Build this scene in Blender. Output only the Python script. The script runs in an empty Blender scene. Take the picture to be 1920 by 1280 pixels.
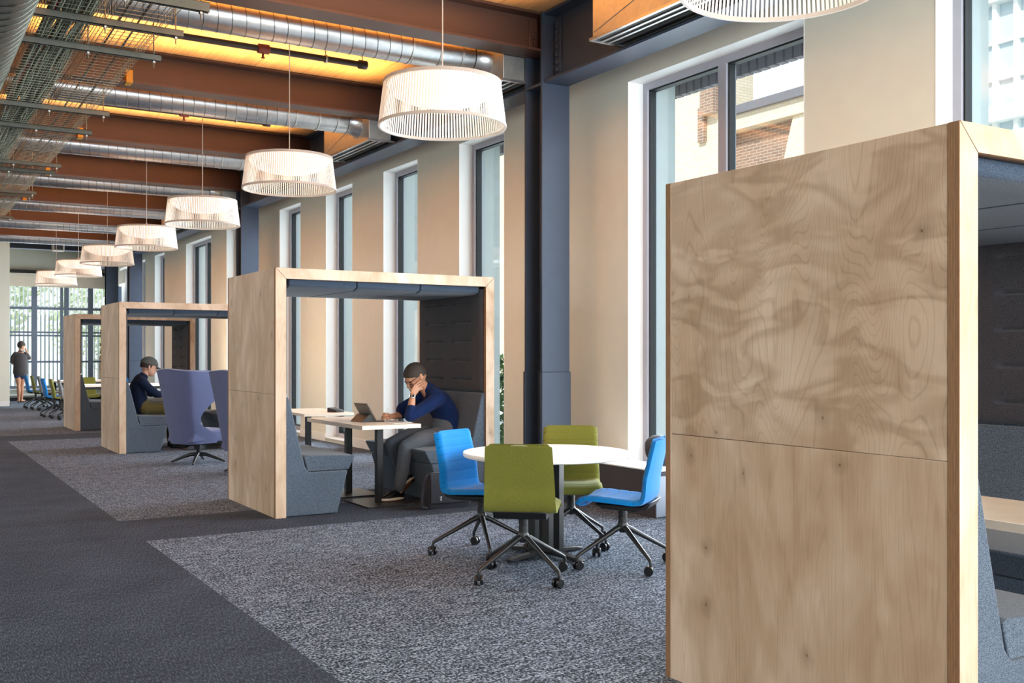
import bpy, bmesh, math, random
from mathutils import Vector, Matrix
R = random.Random(7)
S = bpy.context.scene
COL = S.collection
pi = math.pi

# ------------------------------------------------------------------ materials
def srgb(r, g, b):
    def c(v):
        v /= 255.0
        return v / 12.92 if v <= 0.04045 else ((v + 0.055) / 1.055) ** 2.4
    return (c(r), c(g), c(b), 1.0)

class NT:
    def __init__(s, name):
        s.m = bpy.data.materials.new(name); s.m.use_nodes = True
        s.t = s.m.node_tree; s.n = s.t.nodes; s.l = s.t.links
        s.p = s.n['Principled BSDF']; s.out = s.n['Material Output']
    def add(s, typ, **kw):
        n = s.n.new(typ)
        for k, v in kw.items():
            if k.startswith('in_'):
                key = k[3:]
                key = int(key) if key.isdigit() else key.replace('_', ' ')
                n.inputs[key].default_value = v
            else:
                setattr(n, k, v)
        return n
    def link(s, a, ao, b, bi): s.l.new(a.outputs[ao], b.inputs[bi])
    def coord(s, scale=(1, 1, 1), out='Object'):
        tc = s.add('ShaderNodeTexCoord'); mp = s.add('ShaderNodeMapping')
        mp.inputs['Scale'].default_value = scale
        s.link(tc, out, mp, 'Vector'); return mp
    def noise(s, vec, scale, detail=2.0, rough=0.5, dist=0.0):
        n = s.add('ShaderNodeTexNoise'); n.inputs['Scale'].default_value = scale
        n.inputs['Detail'].default_value = detail; n.inputs['Roughness'].default_value = rough
        n.inputs['Distortion'].default_value = dist
        if vec: s.link(vec, 0, n, 'Vector')
        return n
    def ramp(s, src, so, stops):
        r = s.add('ShaderNodeValToRGB'); e = r.color_ramp.elements
        while len(e) < len(stops): e.new(0.5)
        for i, (p, c) in enumerate(stops):
            e[i].position = p; e[i].color = c if len(c) == 4 else (*c, 1)
        s.link(src, so, r, 'Fac'); return r
    def mix(s, fac, a, b, mode='MIX', f=None):
        m = s.add('ShaderNodeMix', data_type='RGBA', blend_type=mode)
        for sock, v in ((m.inputs[0], fac), (m.inputs[6], a), (m.inputs[7], b)):
            if isinstance(v, tuple): sock.default_value = v if len(v) == 4 else (*v, 1)
            elif isinstance(v, (int, float)): sock.default_value = v
            else: s.l.new(v, sock)
        return m
    def math(s, op, a, b=None):
        m = s.add('ShaderNodeMath', operation=op)
        for i, v in enumerate((a, b)):
            if v is None: continue
            if isinstance(v, (int, float)): m.inputs[i].default_value = v
            else: s.l.new(v, m.inputs[i])
        return m
    def bump(s, h, strength, dist=0.01):
        b = s.add('ShaderNodeBump'); b.inputs['Strength'].default_value = strength
        b.inputs['Distance'].default_value = dist
        s.l.new(h, b.inputs['Height']); s.link(b, 'Normal', s.p, 'Normal')
    def set(s, **kw):
        for k, v in kw.items(): s.p.inputs[k.replace('_', ' ')].default_value = v
        return s

def plain(name, col, rough=0.5, metal=0.0, spec=0.5, em=None, es=0.0, var=0.06, vs=6.0):
    t = NT(name); t.set(Roughness=rough, Metallic=metal)
    t.p.inputs['Specular IOR Level'].default_value = spec
    if var > 0:
        n = t.noise(t.coord(), vs, 3.0)
        a = tuple(c * (1 - var) for c in col[:3]); b = tuple(min(1, c * (1 + var)) for c in col[:3])
        r = t.ramp(n, 'Fac', [(0.3, a), (0.7, b)]); t.link(r, 0, t.p, 'Base Color')
    else:
        t.p.inputs['Base Color'].default_value = col
    if em:
        t.p.inputs['Emission Color'].default_value = em; t.p.inputs['Emission Strength'].default_value = es
    return t.m

def fabric(name, a, b, scale=700.0, rough=0.95, bump=0.25, sheen=0.15, big=0.10):
    t = NT(name); t.set(Roughness=rough); t.p.inputs['Specular IOR Level'].default_value = 0.15
    t.p.inputs['Sheen Weight'].default_value = sheen; t.p.inputs['Sheen Roughness'].default_value = 0.5
    c = t.coord(); n = t.noise(c, scale, 2.0, 0.6)
    r = t.ramp(n, 'Fac', [(0.36, a), (0.64, b)])
    n2 = t.noise(c, 3.0, 2.0)
    r2 = t.ramp(n2, 'Fac', [(0.3, (1 - big,) * 3), (0.7, (1, 1, 1))])
    m = t.mix(1.0, r.outputs[0], r2.outputs[0], 'MULTIPLY'); t.l.new(m.outputs[2], t.p.inputs['Base Color'])
    t.bump(n.outputs['Fac'], bump, 0.003)
    return t.m

def birch(name, figured=False, tint=(1, 1, 1)):
    """rotary cut birch veneer: contour-like growth rings, silky ripple figure, scattered knots"""
    t = NT(name); t.set(Roughness=0.42); t.p.inputs['Specular IOR Level'].default_value = 0.3
    tc = t.add('ShaderNodeTexCoord'); sx = t.add('ShaderNodeSeparateXYZ'); t.link(tc, 'Object', sx, 0)
    u = t.math('ADD', sx.outputs[0], sx.outputs[1])
    def uv(su, sv):
        cb = t.add('ShaderNodeCombineXYZ'); t.l.new(t.math('MULTIPLY', u.outputs[0], su).outputs[0], cb.inputs[0])
        t.l.new(t.math('MULTIPLY', sx.outputs[2], sv).outputs[0], cb.inputs[1]); return cb
    lo = t.noise(uv(1.45, 0.36 if figured else 0.07), 1.9 if figured else 3.4, 1.5, 0.4, 0.15)
    k = t.math('MULTIPLY', lo.outputs['Fac'], 400.0 if figured else 240.0)
    ln = t.ramp(t.math('SINE', k.outputs[0]), 0, [(0.0, (0.0,) * 3), (0.72, (0.04,) * 3), (1.0, (1,) * 3)])
    fine = t.noise(uv(46, 1.2), 6.0, 3.0, 0.6)
    base = t.ramp(fine, 'Fac', [(0.25, srgb(210, 188, 166)), (0.75, srgb(227, 209, 191))])
    big = t.noise(uv(1.6, 0.75), 1.5, 3.0, 0.55, 0.8)
    bigr = t.ramp(big, 'Fac', [(0.34, (0.78, 0.72, 0.64)), (0.62, (1, 1, 1))])
    m1 = t.mix(1.0, base.outputs[0], bigr.outputs[0], 'MULTIPLY')
    f1 = t.math('MULTIPLY', ln.outputs[0], 0.22 if figured else 0.14)
    m2 = t.mix(f1.outputs[0], m1.outputs[2], srgb(136, 104, 76))
    rip = t.noise(uv(1.5, 3.6) if figured else uv(2.6, 0.9), 1.5, 2.5, 0.5, 0.7)
    rr = t.ramp(rip, 'Fac', [(0.36, (1, 1, 1)), (0.50, (0.52, 0.43, 0.34)), (0.58, (1.0, 1.0, 1.0))] if figured else [(0.32, (1, 1, 1)), (0.50, (0.66, 0.58, 0.49)), (0.62, (1.0, 1.0, 1.0))])
    rr.color_ramp.interpolation = 'B_SPLINE'
    m3 = t.mix(0.85 if figured else 0.9, m2.outputs[2], rr.outputs[0], 'MULTIPLY')
    vo = t.add('ShaderNodeTexVoronoi', voronoi_dimensions='2D'); vo.inputs['Scale'].default_value = 2.6 if figured else 3.0
    wob = t.noise(uv(9, 9), 1.0, 2.0); vv = t.add('ShaderNodeVectorMath', operation='ADD'); t.link(uv(1.0, 0.8), 0, vv, 0)
    sc_ = t.add('ShaderNodeVectorMath', operation='SCALE'); t.link(wob, 'Color', sc_, 0); sc_.inputs['Scale'].default_value = 0.05; t.link(sc_, 0, vv, 1)
    t.link(vv, 0, vo, 'Vector')
    kn = t.ramp(vo, 'Distance', [(0.008, (1,) * 3), (0.018, (0.40,) * 3), (0.14, (0.0,) * 3)])
    sel = t.ramp(vo, 'Color', [(0.45, (0,) * 3), (0.55, (1,) * 3)])
    kf = t.math('MULTIPLY', t.math('MULTIPLY', kn.outputs[0], sel.outputs[0]).outputs[0], 0.9)
    m4 = t.mix(kf.outputs[0], m3.outputs[2], srgb(104, 74, 50))
    m5 = t.mix(1.0, m4.outputs[2], tuple(tint), 'MULTIPLY')
    t.l.new(m5.outputs[2], t.p.inputs['Base Color'])
    t.bump(rip.outputs['Fac'], 0.12 if figured else 0.04, 0.02)
    return t.m

def ply_edge(name, scale=(0.0, 1.0, 0.0), dark=1.0):
    t = NT(name); t.set(Roughness=0.6)
    c = t.coord(scale)
    w = t.add('ShaderNodeTexNoise'); w.inputs['Scale'].default_value = 330.0; w.inputs['Detail'].default_value = 1.0
    t.link(c, 0, w, 'Vector')
    n = t.noise(t.coord((30, 30, 3)), 6.0, 3.0)
    a = t.math('ADD', w.outputs['Fac'], t.math('MULTIPLY', n.outputs['Fac'], 0.35).outputs[0])
    r = t.ramp(a, 0, [(0.45, tuple(v * dark for v in srgb(92, 66, 45)[:3])), (0.85, tuple(v * dark for v in srgb(164, 124, 86)[:3]))])
    t.link(r, 0, t.p, 'Base Color')
    return t.m

def carpet(name, textured):
    t = NT(name); t.set(Roughness=0.95); t.p.inputs['Specular IOR Level'].default_value = 0.12
    if textured:
        n = t.noise(t.coord((1, 1, 1)), 70.0, 2.0, 0.7)
        n2 = t.noise(t.coord((1.0, 2.2, 1)), 11.0, 3.0, 0.65, 1.6)
        a = t.math('ADD', t.math('MULTIPLY', n.outputs['Fac'], 0.70).outputs[0], t.math('MULTIPLY', n2.outputs['Fac'], 0.30).outputs[0])
        r = t.ramp(a, 0, [(0.40, srgb(18, 21, 29)), (0.49, srgb(56, 65, 79)), (0.60, srgb(152, 164, 182))])
    else:
        n = t.noise(t.coord((1.0, 0.16, 1)), 150.0, 2.0, 0.7); n2 = t.noise(t.coord(), 2.0, 2.0)
        a = t.math('ADD', t.math('MULTIPLY', n.outputs['Fac'], 0.86).outputs[0], t.math('MULTIPLY', n2.outputs['Fac'], 0.14).outputs[0])
        r = t.ramp(a, 0, [(0.36, srgb(34, 39, 48)), (0.51, srgb(53, 60, 72)), (0.66, srgb(84, 93, 108))])
    t.link(r, 0, t.p, 'Base Color'); t.bump(n.outputs['Fac'], 0.4, 0.006)
    return t.m

def deck_wood(name):
    t = NT(name); t.set(Roughness=0.55)
    tc = t.add('ShaderNodeTexCoord'); sx = t.add('ShaderNodeSeparateXYZ'); t.link(tc, 'Object', sx, 0)
    f = t.math('FRACT', t.math('MULTIPLY', sx.outputs[0], 1 / 0.19).outputs[0])
    fl = t.math('FLOOR', t.math('MULTIPLY', sx.outputs[0], 1 / 0.19).outputs[0])
    wn = t.add('ShaderNodeTexWhiteNoise', noise_dimensions='1D'); t.link(fl, 0, wn, 'W')
    gap = t.ramp(f, 0, [(0.0, (0.35,) * 3), (0.035, (1,) * 3)])
    g = t.noise(t.coord((14, 0.7, 1)), 3.0, 4.0, 0.6, 0.4)
    col = t.ramp(g, 'Fac', [(0.3, srgb(196, 150, 98)), (0.7, srgb(226, 184, 130))])
    m = t.mix(1.0, col.outputs[0], gap.outputs[0], 'MULTIPLY')
    tn = t.ramp(wn, 'Value', [(0.0, (0.86,) * 3), (1.0, (1.0,) * 3)])
    m2 = t.mix(1.0, m.outputs[2], tn.outputs[0], 'MULTIPLY')
    vo = t.add('ShaderNodeTexVoronoi'); vo.inputs['Scale'].default_value = 2.0; t.link(t.coord((1.6, 1.0, 0.1)), 0, vo, 'Vector')
    kn = t.ramp(vo, 'Distance', [(0.03, (0.6,) * 3), (0.06, (0.0,) * 3)])
    m3 = t.mix(kn.outputs[0], m2.outputs[2], srgb(110, 66, 34))
    t.l.new(m3.outputs[2], t.p.inputs['Base Color'])
    return t.m

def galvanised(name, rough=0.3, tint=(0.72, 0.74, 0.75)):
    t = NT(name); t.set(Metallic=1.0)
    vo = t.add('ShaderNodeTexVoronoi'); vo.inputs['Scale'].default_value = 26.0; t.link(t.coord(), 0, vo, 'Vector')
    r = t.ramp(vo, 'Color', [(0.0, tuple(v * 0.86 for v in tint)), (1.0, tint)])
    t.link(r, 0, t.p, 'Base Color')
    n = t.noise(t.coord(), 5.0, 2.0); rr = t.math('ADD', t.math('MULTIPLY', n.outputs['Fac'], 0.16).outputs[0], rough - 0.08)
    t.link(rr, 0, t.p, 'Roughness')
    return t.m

def glass(name, tint=(0.93, 0.98, 0.99), refl=0.12):
    t = NT(name); t.n.remove(t.p)
    tr = t.add('ShaderNodeBsdfTransparent'); tr.inputs[0].default_value = (*tint, 1)
    gl = t.add('ShaderNodeBsdfGlossy'); gl.inputs['Roughness'].default_value = 0.02
    lw = t.add('ShaderNodeLayerWeight'); lw.inputs[0].default_value = 0.5
    p5 = t.math('POWER', lw.outputs['Facing'], 5.0)
    mu = t.math('ADD', t.math('MULTIPLY', p5.outputs[0], 0.9).outputs[0], refl / 3)
    mx = t.add('ShaderNodeMixShader'); t.link(mu, 0, mx, 0); t.link(tr, 0, mx, 1); t.link(gl, 0, mx, 2)
    t.link(mx, 0, t.out, 0)
    return t.m

def brick(name, c1, c2, mortar, scale=1.0):
    t = NT(name); t.set(Roughness=0.85)
    tc = t.add('ShaderNodeTexCoord'); sx = t.add('ShaderNodeSeparateXYZ'); t.link(tc, 'Object', sx, 0)
    ad = t.math('ADD', sx.outputs[0], sx.outputs[1])
    cb = t.add('ShaderNodeCombineXYZ'); t.link(ad, 0, cb, 0); t.link(sx, 2, cb, 1)
    b = t.add('ShaderNodeTexBrick'); t.link(cb, 0, b, 'Vector')
    b.inputs['Color1'].default_value = c1; b.inputs['Color2'].default_value = c2; b.inputs['Mortar'].default_value = mortar
    b.inputs['Scale'].default_value = scale; b.inputs['Mortar Size'].default_value = 0.012
    b.inputs['Brick Width'].default_value = 0.3; b.inputs['Row Height'].default_value = 0.09
    t.link(b, 0, t.p, 'Base Color')
    return t.m

def leaf(name, a, b):
    t = NT(name); t.set(Roughness=0.6)
    n = t.noise(t.coord(), 1.3, 3.0); r = t.ramp(n, 'Fac', [(0.35, a), (0.65, b)]); t.link(r, 0, t.p, 'Base Color')
    return t.m

M = {}
M['birch'] = birch('birch_veneer'); M['birch_fig'] = birch('figured_birch_veneer', True)
M['ply_edge'] = ply_edge('plywood_edge'); M['ply_edge_x'] = ply_edge('plywood_edge_cross', (1.0, 0, 0))
M['ply_edge_z'] = ply_edge('plywood_edge_top', (0, 0, 1.0), 1.25)
M['carpet_tex'] = carpet('patterned_carpet', True); M['carpet_dark'] = carpet('plain_charcoal_carpet', False)
M['wall'] = plain('warm_white_paint', srgb(226, 226, 213), 0.75, spec=0.25, var=0.015)
M['white'] = plain('white_paint', srgb(240, 240, 238), 0.5, spec=0.3, var=0.01)
M['wall_far'] = plain('grey_green_paint', srgb(186, 194, 186), 0.7, var=0.02)
M['jamb'] = plain('pale_metal_jamb', srgb(214, 222, 222), 0.4, var=0.02)
M['alu'] = plain('grey_aluminium', srgb(168, 168, 178), 0.45, metal=0.0, var=0.02)
M['gasket'] = plain('black_gasket', srgb(22, 24, 26), 0.6, var=0)
M['mullion'] = plain('blue_grey_mullion', srgb(112, 124, 142), 0.5); M['endp'] = plain('grey_end_panel', srgb(120, 130, 146), 0.5); M['steel_dark'] = plain('charcoal_steel_paint', srgb(52, 62, 78), 0.5, spec=0.3, var=0.05)
M['steel_brown'] = plain('brown_steel_paint', srgb(70, 46, 36), 0.42, spec=0.5, var=0.07, vs=3)
M['deck'] = deck_wood('timber_deck')
M['galv_shaded'] = galvanised('shaded_galvanised', 0.42, (0.10, 0.104, 0.085)); M['galv'] = galvanised('galvanised_steel', 0.34, (0.52, 0.54, 0.55)); M['galv_dull'] = galvanised('dull_galvanised', 0.45, (0.52, 0.53, 0.51))  # main duct's galvanised colour is darkened to stand for its dim corner
M['strut'] = galvanised('strut_zinc', 0.5, (0.115, 0.118, 0.10))
M['wire'] = galvanised('zinc_wire', 0.4, (0.30, 0.29, 0.22))
M['black'] = plain('black_powder_coat', srgb(30, 31, 33), 0.38, spec=0.5, var=0.04)
M['black_gloss'] = plain('black_plastic', srgb(20, 20, 22), 0.28, var=0.03)
M['chrome'] = plain('chrome', (0.75, 0.75, 0.76, 1), 0.18, metal=1.0, var=0)
M['glass'] = glass('window_glass')
M['lens'] = glass('lens_glass', (0.9, 0.93, 0.95), 0.2)
M['ribbon'] = plain('white_ribbon', srgb(245, 236, 224), 0.7, var=0.01, spec=0.2)
M['ring'] = plain('off_white_ring', srgb(178, 166, 156), 0.5, var=0.01)
M['bowl'] = plain('lit_diffuser', srgb(250, 244, 236), 0.6, em=srgb(255, 238, 218), es=0.85, var=0)
M['cord'] = plain('grey_cord', srgb(176, 168, 160), 0.5, var=0)
M['felt'] = fabric('charcoal_felt', srgb(46, 55, 66), srgb(100, 113, 128), 260.0)
M['felt_dark'] = fabric('dark_grey_felt', srgb(44, 43, 47), srgb(76, 74, 78), 260.0)
M['felt_ceil'] = fabric('blue_grey_felt', srgb(36, 45, 58), srgb(72, 85, 102), 260.0)
M['blue'] = fabric('bright_blue_wool', srgb(0, 100, 170), srgb(10, 128, 204), 500.0)
M['green'] = fabric('olive_green_wool', srgb(92, 94, 32), srgb(126, 126, 56), 500.0)
M['greyw'] = fabric('grey_wool', srgb(104, 106, 108), srgb(136, 138, 140), 500.0)
M['violet'] = fabric('blue_violet_wool', srgb(70, 78, 112), srgb(98, 107, 144), 500.0, big=0.04)
M['laminate'] = plain('white_laminate', srgb(244, 241, 238), 0.35, var=0.01)
M['oak'] = plain('pale_table_veneer', srgb(232, 220, 202), 0.4, var=0.05, vs=9)
M['skin'] = plain('tan_skin', srgb(196, 144, 114), 0.5, spec=0.35, var=0.05, vs=20)
M['skin_pale'] = plain('light_skin', srgb(214, 166, 142), 0.5, spec=0.35, var=0.04, vs=20)
M['hair'] = plain('dark_cropped_hair', srgb(58, 48, 42), 0.75, var=0.3, vs=160)
M['navy'] = fabric('navy_cotton', srgb(17, 32, 70), srgb(25, 46, 94), 260.0, bump=0.12, sheen=0.05)
M['navy_dark'] = fabric('dark_navy_cotton', srgb(20, 30, 52), srgb(30, 44, 72), 260.0, bump=0.12, sheen=0.05)
M['trouser'] = fabric('grey_twill', srgb(76, 80, 88), srgb(104, 108, 116), 300.0, bump=0.12)
M['olive'] = fabric('olive_chino', srgb(84, 76, 44), srgb(112, 102, 62), 300.0, bump=0.12)
M['tee'] = fabric('charcoal_tee', srgb(66, 62, 64), srgb(88, 84, 86), 300.0, bump=0.1)
M['denim'] = fabric('blue_denim', srgb(44, 58, 92), srgb(66, 82, 120), 300.0, bump=0.1)
M['cap'] = fabric('grey_cap_cotton', srgb(84, 86, 84), srgb(110, 112, 108), 300.0, bump=0.1)
M['gum'] = plain('gum_sole', srgb(164, 108, 66), 0.6, var=0.06)
M['shoe_white'] = plain('white_rubber', srgb(226, 222, 212), 0.5, var=0.03)
M['bag'] = fabric('black_nylon', srgb(34, 36, 44), srgb(56, 58, 68), 300.0, 0.6, 0.1)
M['paper'] = plain('white_paper', srgb(244, 244, 242), 0.7, var=0)
M['screen'] = plain('tablet_back', srgb(120, 112, 104), 0.45, var=0.03)
M['cream_brick'] = brick('cream_brick', srgb(236, 220, 196), srgb(228, 208, 180), srgb(214, 196, 172))
M['brown_brick'] = brick('brown_brick', srgb(168, 132, 112), srgb(140, 112, 98), srgb(186, 166, 150))
M['cornice'] = plain('grey_cornice', srgb(120, 116, 122), 0.6)
M['corr'] = plain('corrugated_cladding', srgb(150, 144, 152), 0.5, metal=0.1, var=0.03)
M['tower_glass'] = plain('tower_glazing', srgb(186, 204, 214), 0.12, spec=0.8, var=0.05, vs=0.6)
M['tower_white'] = plain('tower_white', srgb(238, 242, 242), 0.5, var=0.01)
M['leaf'] = leaf('garden_leaves', srgb(60, 96, 48), srgb(124, 156, 84)); M['leaf2'] = leaf('tree_leaves', srgb(168, 184, 140), srgb(222, 228, 200))
M['bark'] = plain('bark', srgb(98, 80, 62), 0.9, var=0.2)
M['paving'] = plain('pale_paving', srgb(206, 204, 198), 0.8, var=0.05)
M['yellow'] = plain('yellow_paint', srgb(170, 122, 18), 0.5)
M['red'] = plain('red_cable', srgb(176, 34, 24), 0.45, var=0.03)
M['cable'] = plain('grey_green_cable', srgb(122, 130, 112), 0.5, var=0.1, vs=40)
M['pipe_dark'] = plain('black_pipe', srgb(44, 36, 32), 0.5)
M['coupling'] = plain('red_brown_coupling', srgb(122, 46, 30), 0.5)
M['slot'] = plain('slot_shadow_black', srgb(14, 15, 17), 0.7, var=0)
M['blind'] = plain('cream_blind', srgb(236, 228, 212), 0.8, var=0.02)
M['fin'] = plain('grey_screen_fin', srgb(228, 231, 234), 0.5, var=0.03)
M['spk'] = plain('grey_speaker', srgb(176, 168, 162), 0.5)
M['glasses'] = plain('black_frame', srgb(14, 14, 16), 0.3, var=0)

# ------------------------------------------------------------------ mesh builder
class MB:
    def __init__(s): s.v = []; s.f = []; s.mi = []
    def _add(s, vs, fs, mi):
        o = len(s.v); s.v += [tuple(p) for p in vs]
        for i, f in enumerate(fs):
            s.f.append(tuple(o + k for k in f)); s.mi.append(mi[i] if isinstance(mi, (list, tuple)) else mi)
        return s
    def box(s, a, b, mi=0):
        (x0, y0, z0), (x1, y1, z1) = a, b
        v = [(x0, y0, z0), (x1, y0, z0), (x1, y1, z0), (x0, y1, z0), (x0, y0, z1), (x1, y0, z1), (x1, y1, z1), (x0, y1, z1)]
        # faces: bottom, top, -y, +x, +y, -x
        return s._add(v, [(0, 3, 2, 1), (4, 5, 6, 7), (0, 1, 5, 4), (1, 2, 6, 5), (2, 3, 7, 6), (3, 0, 4, 7)], mi)
    def obox(s, c, d, rot, mi=0):
        """oriented box: centre, full size, 3x3 matrix"""
        c = Vector(c); h = [k / 2 for k in d]; v = []
        for z in (-1, 1):
            for x, y in ((-1, -1), (1, -1), (1, 1), (-1, 1)):
                v.append(c + rot @ Vector((x * h[0], y * h[1], z * h[2])))
        return s._add(v, [(0, 3, 2, 1), (4, 5, 6, 7), (0, 1, 5, 4), (1, 2, 6, 5), (2, 3, 7, 6), (3, 0, 4, 7)], mi)
    def prism(s, pts, ax, a, b, mi=0):
        """polygon (2D) extruded along axis ax ('x','y','z') from a to b"""
        def P(p, t):
            return (t, p[0], p[1]) if ax == 'x' else (p[0], t, p[1]) if ax == 'y' else (p[0], p[1], t)
        n = len(pts); v = [P(p, a) for p in pts] + [P(p, b) for p in pts]
        fs = [tuple(range(n))[::-1], tuple(range(n, 2 * n))] + [(i, (i + 1) % n, n + (i + 1) % n, n + i) for i in range(n)]
        return s._add(v, fs, mi)
    def frames(s, pts):
        pts = [Vector(p) for p in pts]; out = []; u = None
        for i, p in enumerate(pts):
            t = (pts[min(i + 1, len(pts) - 1)] - pts[max(i - 1, 0)])
            t = t.normalized() if t.length > 1e-9 else Vector((0, 0, 1))
            if u is None:
                u = t.cross(Vector((0, 0, 1)))
                if u.length < 1e-3: u = t.cross(Vector((0, 1, 0)))
            u = (u - t * u.dot(t)).normalized(); out.append((p, t, u, t.cross(u)))
        return out
    def tube(s, pts, r, n=8, mi=0, caps=True):
        fr = s.frames(pts); m = len(fr); v = []; f = []
        rs = r if isinstance(r, (list, tuple)) else [r] * m
        for (p, t, u, w), rr in zip(fr, rs):
            for k in range(n):
                a = 2 * pi * k / n + pi / n; v.append(p + (u * math.cos(a) + w * math.sin(a)) * rr)
        for i in range(m - 1):
            for k in range(n):
                f.append((i * n + k, i * n + (k + 1) % n, (i + 1) * n + (k + 1) % n, (i + 1) * n + k))
        if caps: f += [tuple(range(n))[::-1], tuple(range((m - 1) * n, m * n))]
        return s._add(v, f, mi)
    def limb(s, pts, rad, side=None, n=14, sub=5, mi=0):
        """tapered limb with dome ends; rad = r or (a across side axis, b other)"""
        P = [Vector(p) for p in pts]; Rr = [(r, r) if not isinstance(r, tuple) else r for r in rad]
        Q = []; m = len(P)
        for i in range(m - 1):
            p0, p1, p2, p3 = P[max(i - 1, 0)], P[i], P[i + 1], P[min(i + 2, m - 1)]
            for k in range(sub):
                t = k / sub; t2 = t * t; t3 = t2 * t
                q = 0.5 * ((2 * p1) + (p2 - p0) * t + (2 * p0 - 5 * p1 + 4 * p2 - p3) * t2 + (3 * p1 - p0 - 3 * p2 + p3) * t3)
                e = t * t * (3 - 2 * t)
                Q.append((q, tuple(Rr[i][j] * (1 - e) + Rr[i + 1][j] * e for j in (0, 1))))
        Q.append((P[-1], Rr[-1]))
        # dome ends
        def dome(q, r, d):
            o = []
            for a in (75, 55, 30):
                o.append((q + d * math.sin(math.radians(a)) * min(r), tuple(x * math.cos(math.radians(a)) for x in r)))
            return o
        d0 = (Q[0][0] - Q[1][0]).normalized(); d1 = (Q[-1][0] - Q[-2][0]).normalized()
        Q = dome(Q[0][0], Q[0][1], d0) + Q + dome(Q[-1][0], Q[-1][1], d1)[::-1]
        fr = s.frames([q for q, _ in Q]); v = []; f = []
        for (p, t, u, w), (_, r) in zip(fr, Q):
            if side is not None:
                sd = Vector(side); sd = sd - t * sd.dot(t)
                if sd.length > 1e-4: u = sd.normalized(); w = t.cross(u)
            for k in range(n):
                a = 2 * pi * k / n; v.append(p + u * math.cos(a) * r[0] + w * math.sin(a) * r[1])
        mm = len(Q)
        for i in range(mm - 1):
            for k in range(n): f.append((i * n + k, i * n + (k + 1) % n, (i + 1) * n + (k + 1) % n, (i + 1) * n + k))
        f += [tuple(range(n))[::-1], tuple(range((mm - 1) * n, mm * n))]
        return s._add(v, f, mi)
    def ell(s, c, r, rot=None, n=16, m=10, mi=0):
        c = Vector(c); rot = rot or Matrix.Identity(3); v = []; f = []
        for i in range(1, m):
            th = pi * i / m
            for k in range(n):
                a = 2 * pi * k / n
                v.append(c + rot @ Vector((r[0] * math.sin(th) * math.cos(a), r[1] * math.sin(th) * math.sin(a), r[2] * math.cos(th))))
        top = len(v); v.append(c + rot @ Vector((0, 0, r[2]))); v.append(c - rot @ Vector((0, 0, r[2])))
        for i in range(m - 2):
            for k in range(n): f.append((i * n + k, (i + 1) * n + k, (i + 1) * n + (k + 1) % n, i * n + (k + 1) % n))
        for k in range(n):
            f.append((top, k, (k + 1) % n)); f.append((top + 1, (m - 2) * n + (k + 1) % n, (m - 2) * n + k))
        return s._add(v, f, mi)
    def lathe(s, prof, n=24, c=(0, 0, 0), mi=0, ax='z', closed=False):
        c = Vector(c); v = []; f = []
        for r, h in prof:
            for k in range(n):
                a = 2 * pi * k / n; x, y = r * math.cos(a), r * math.sin(a)
                v.append(c + Vector((x, y, h) if ax == 'z' else (h, x, y) if ax == 'x' else (y, h, x)))
        m = len(prof)
        for i in range(m if closed else m - 1):
            j = (i + 1) % m
            for k in range(n): f.append((i * n + k, i * n + (k + 1) % n, j * n + (k + 1) % n, j * n + k))
        if not closed:
            if prof[0][0] > 1e-6: f.append(tuple(range(n))[::-1])
            if prof[-1][0] > 1e-6: f.append(tuple(range((m - 1) * n, m * n)))
        return s._add(v, f, mi)
    def ring(s, R0, z, w, h, n=64, c=(0, 0, 0), mi=0):
        return s.lathe([(R0 - w / 2, z - h / 2), (R0 + w / 2, z - h / 2), (R0 + w / 2, z + h / 2), (R0 - w / 2, z + h / 2)], n, c, mi, closed=True)
    def grid(s, fn, nu, nv, mi=0):
        v = [fn(i / nu, j / nv) for j in range(nv + 1) for i in range(nu + 1)]
        f = [(j * (nu + 1) + i, j * (nu + 1) + i + 1, (j + 1) * (nu + 1) + i + 1, (j + 1) * (nu + 1) + i) for j in range(nv) for i in range(nu)]
        return s._add(v, f, mi)
    def slab(s, fn, nu, nv, th, mi=0, mi2=None, bfn=None):
        """sheet with thickness: fn(u,v)->point ; offset along normal by th (number or fn)"""
        P = [[Vector(fn(i / nu, j / nv)) for i in range(nu + 1)] for j in range(nv + 1)]
        N = []
        Qn = None if bfn is None else [[Vector(bfn(i / nu, j / nv)) for i in range(nu + 1)] for j in range(nv + 1)]
        for j in range(nv + 1):
            row = []
            for i in range(nu + 1):
                G = P if bfn is None else Qn
                a = G[j][min(i + 1, nu)] - G[j][max(i - 1, 0)]; b = G[min(j + 1, nv)][i] - G[max(j - 1, 0)][i]
                row.append(a.cross(b).normalized())
            N.append(row)
        T = (lambda u, w: th) if not callable(th) else th
        A = [p for r in P for p in r]; k = len(A)
        Q = P if bfn is None else [[Vector(bfn(i / nu, j / nv)) for i in range(nu + 1)] for j in range(nv + 1)]
        B = [Q[j][i] - N[j][i] * T(i / nu, j / nv) for j in range(nv + 1) for i in range(nu + 1)]
        w = nu + 1; f = []; mm = []
        mi2 = mi if mi2 is None else mi2
        for j in range(nv):
            for i in range(nu):
                q = (j * w + i, j * w + i + 1, (j + 1) * w + i + 1, (j + 1) * w + i)
                f.append(q); mm.append(mi); f.append(tuple(k + x for x in q[::-1])); mm.append(mi2)
        bd = [i for i in range(nu)] + [j * w + nu for j in range(nv)] + [nv * w + i for i in range(nu, 0, -1)] + [j * w for j in range(nv, 0, -1)]
        for x in range(len(bd)):
            a, b = bd[x], bd[(x + 1) % len(bd)]; f.append((a, k + a, k + b, b)); mm.append(mi2)
        return s._add(A + B, f, mm)
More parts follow.
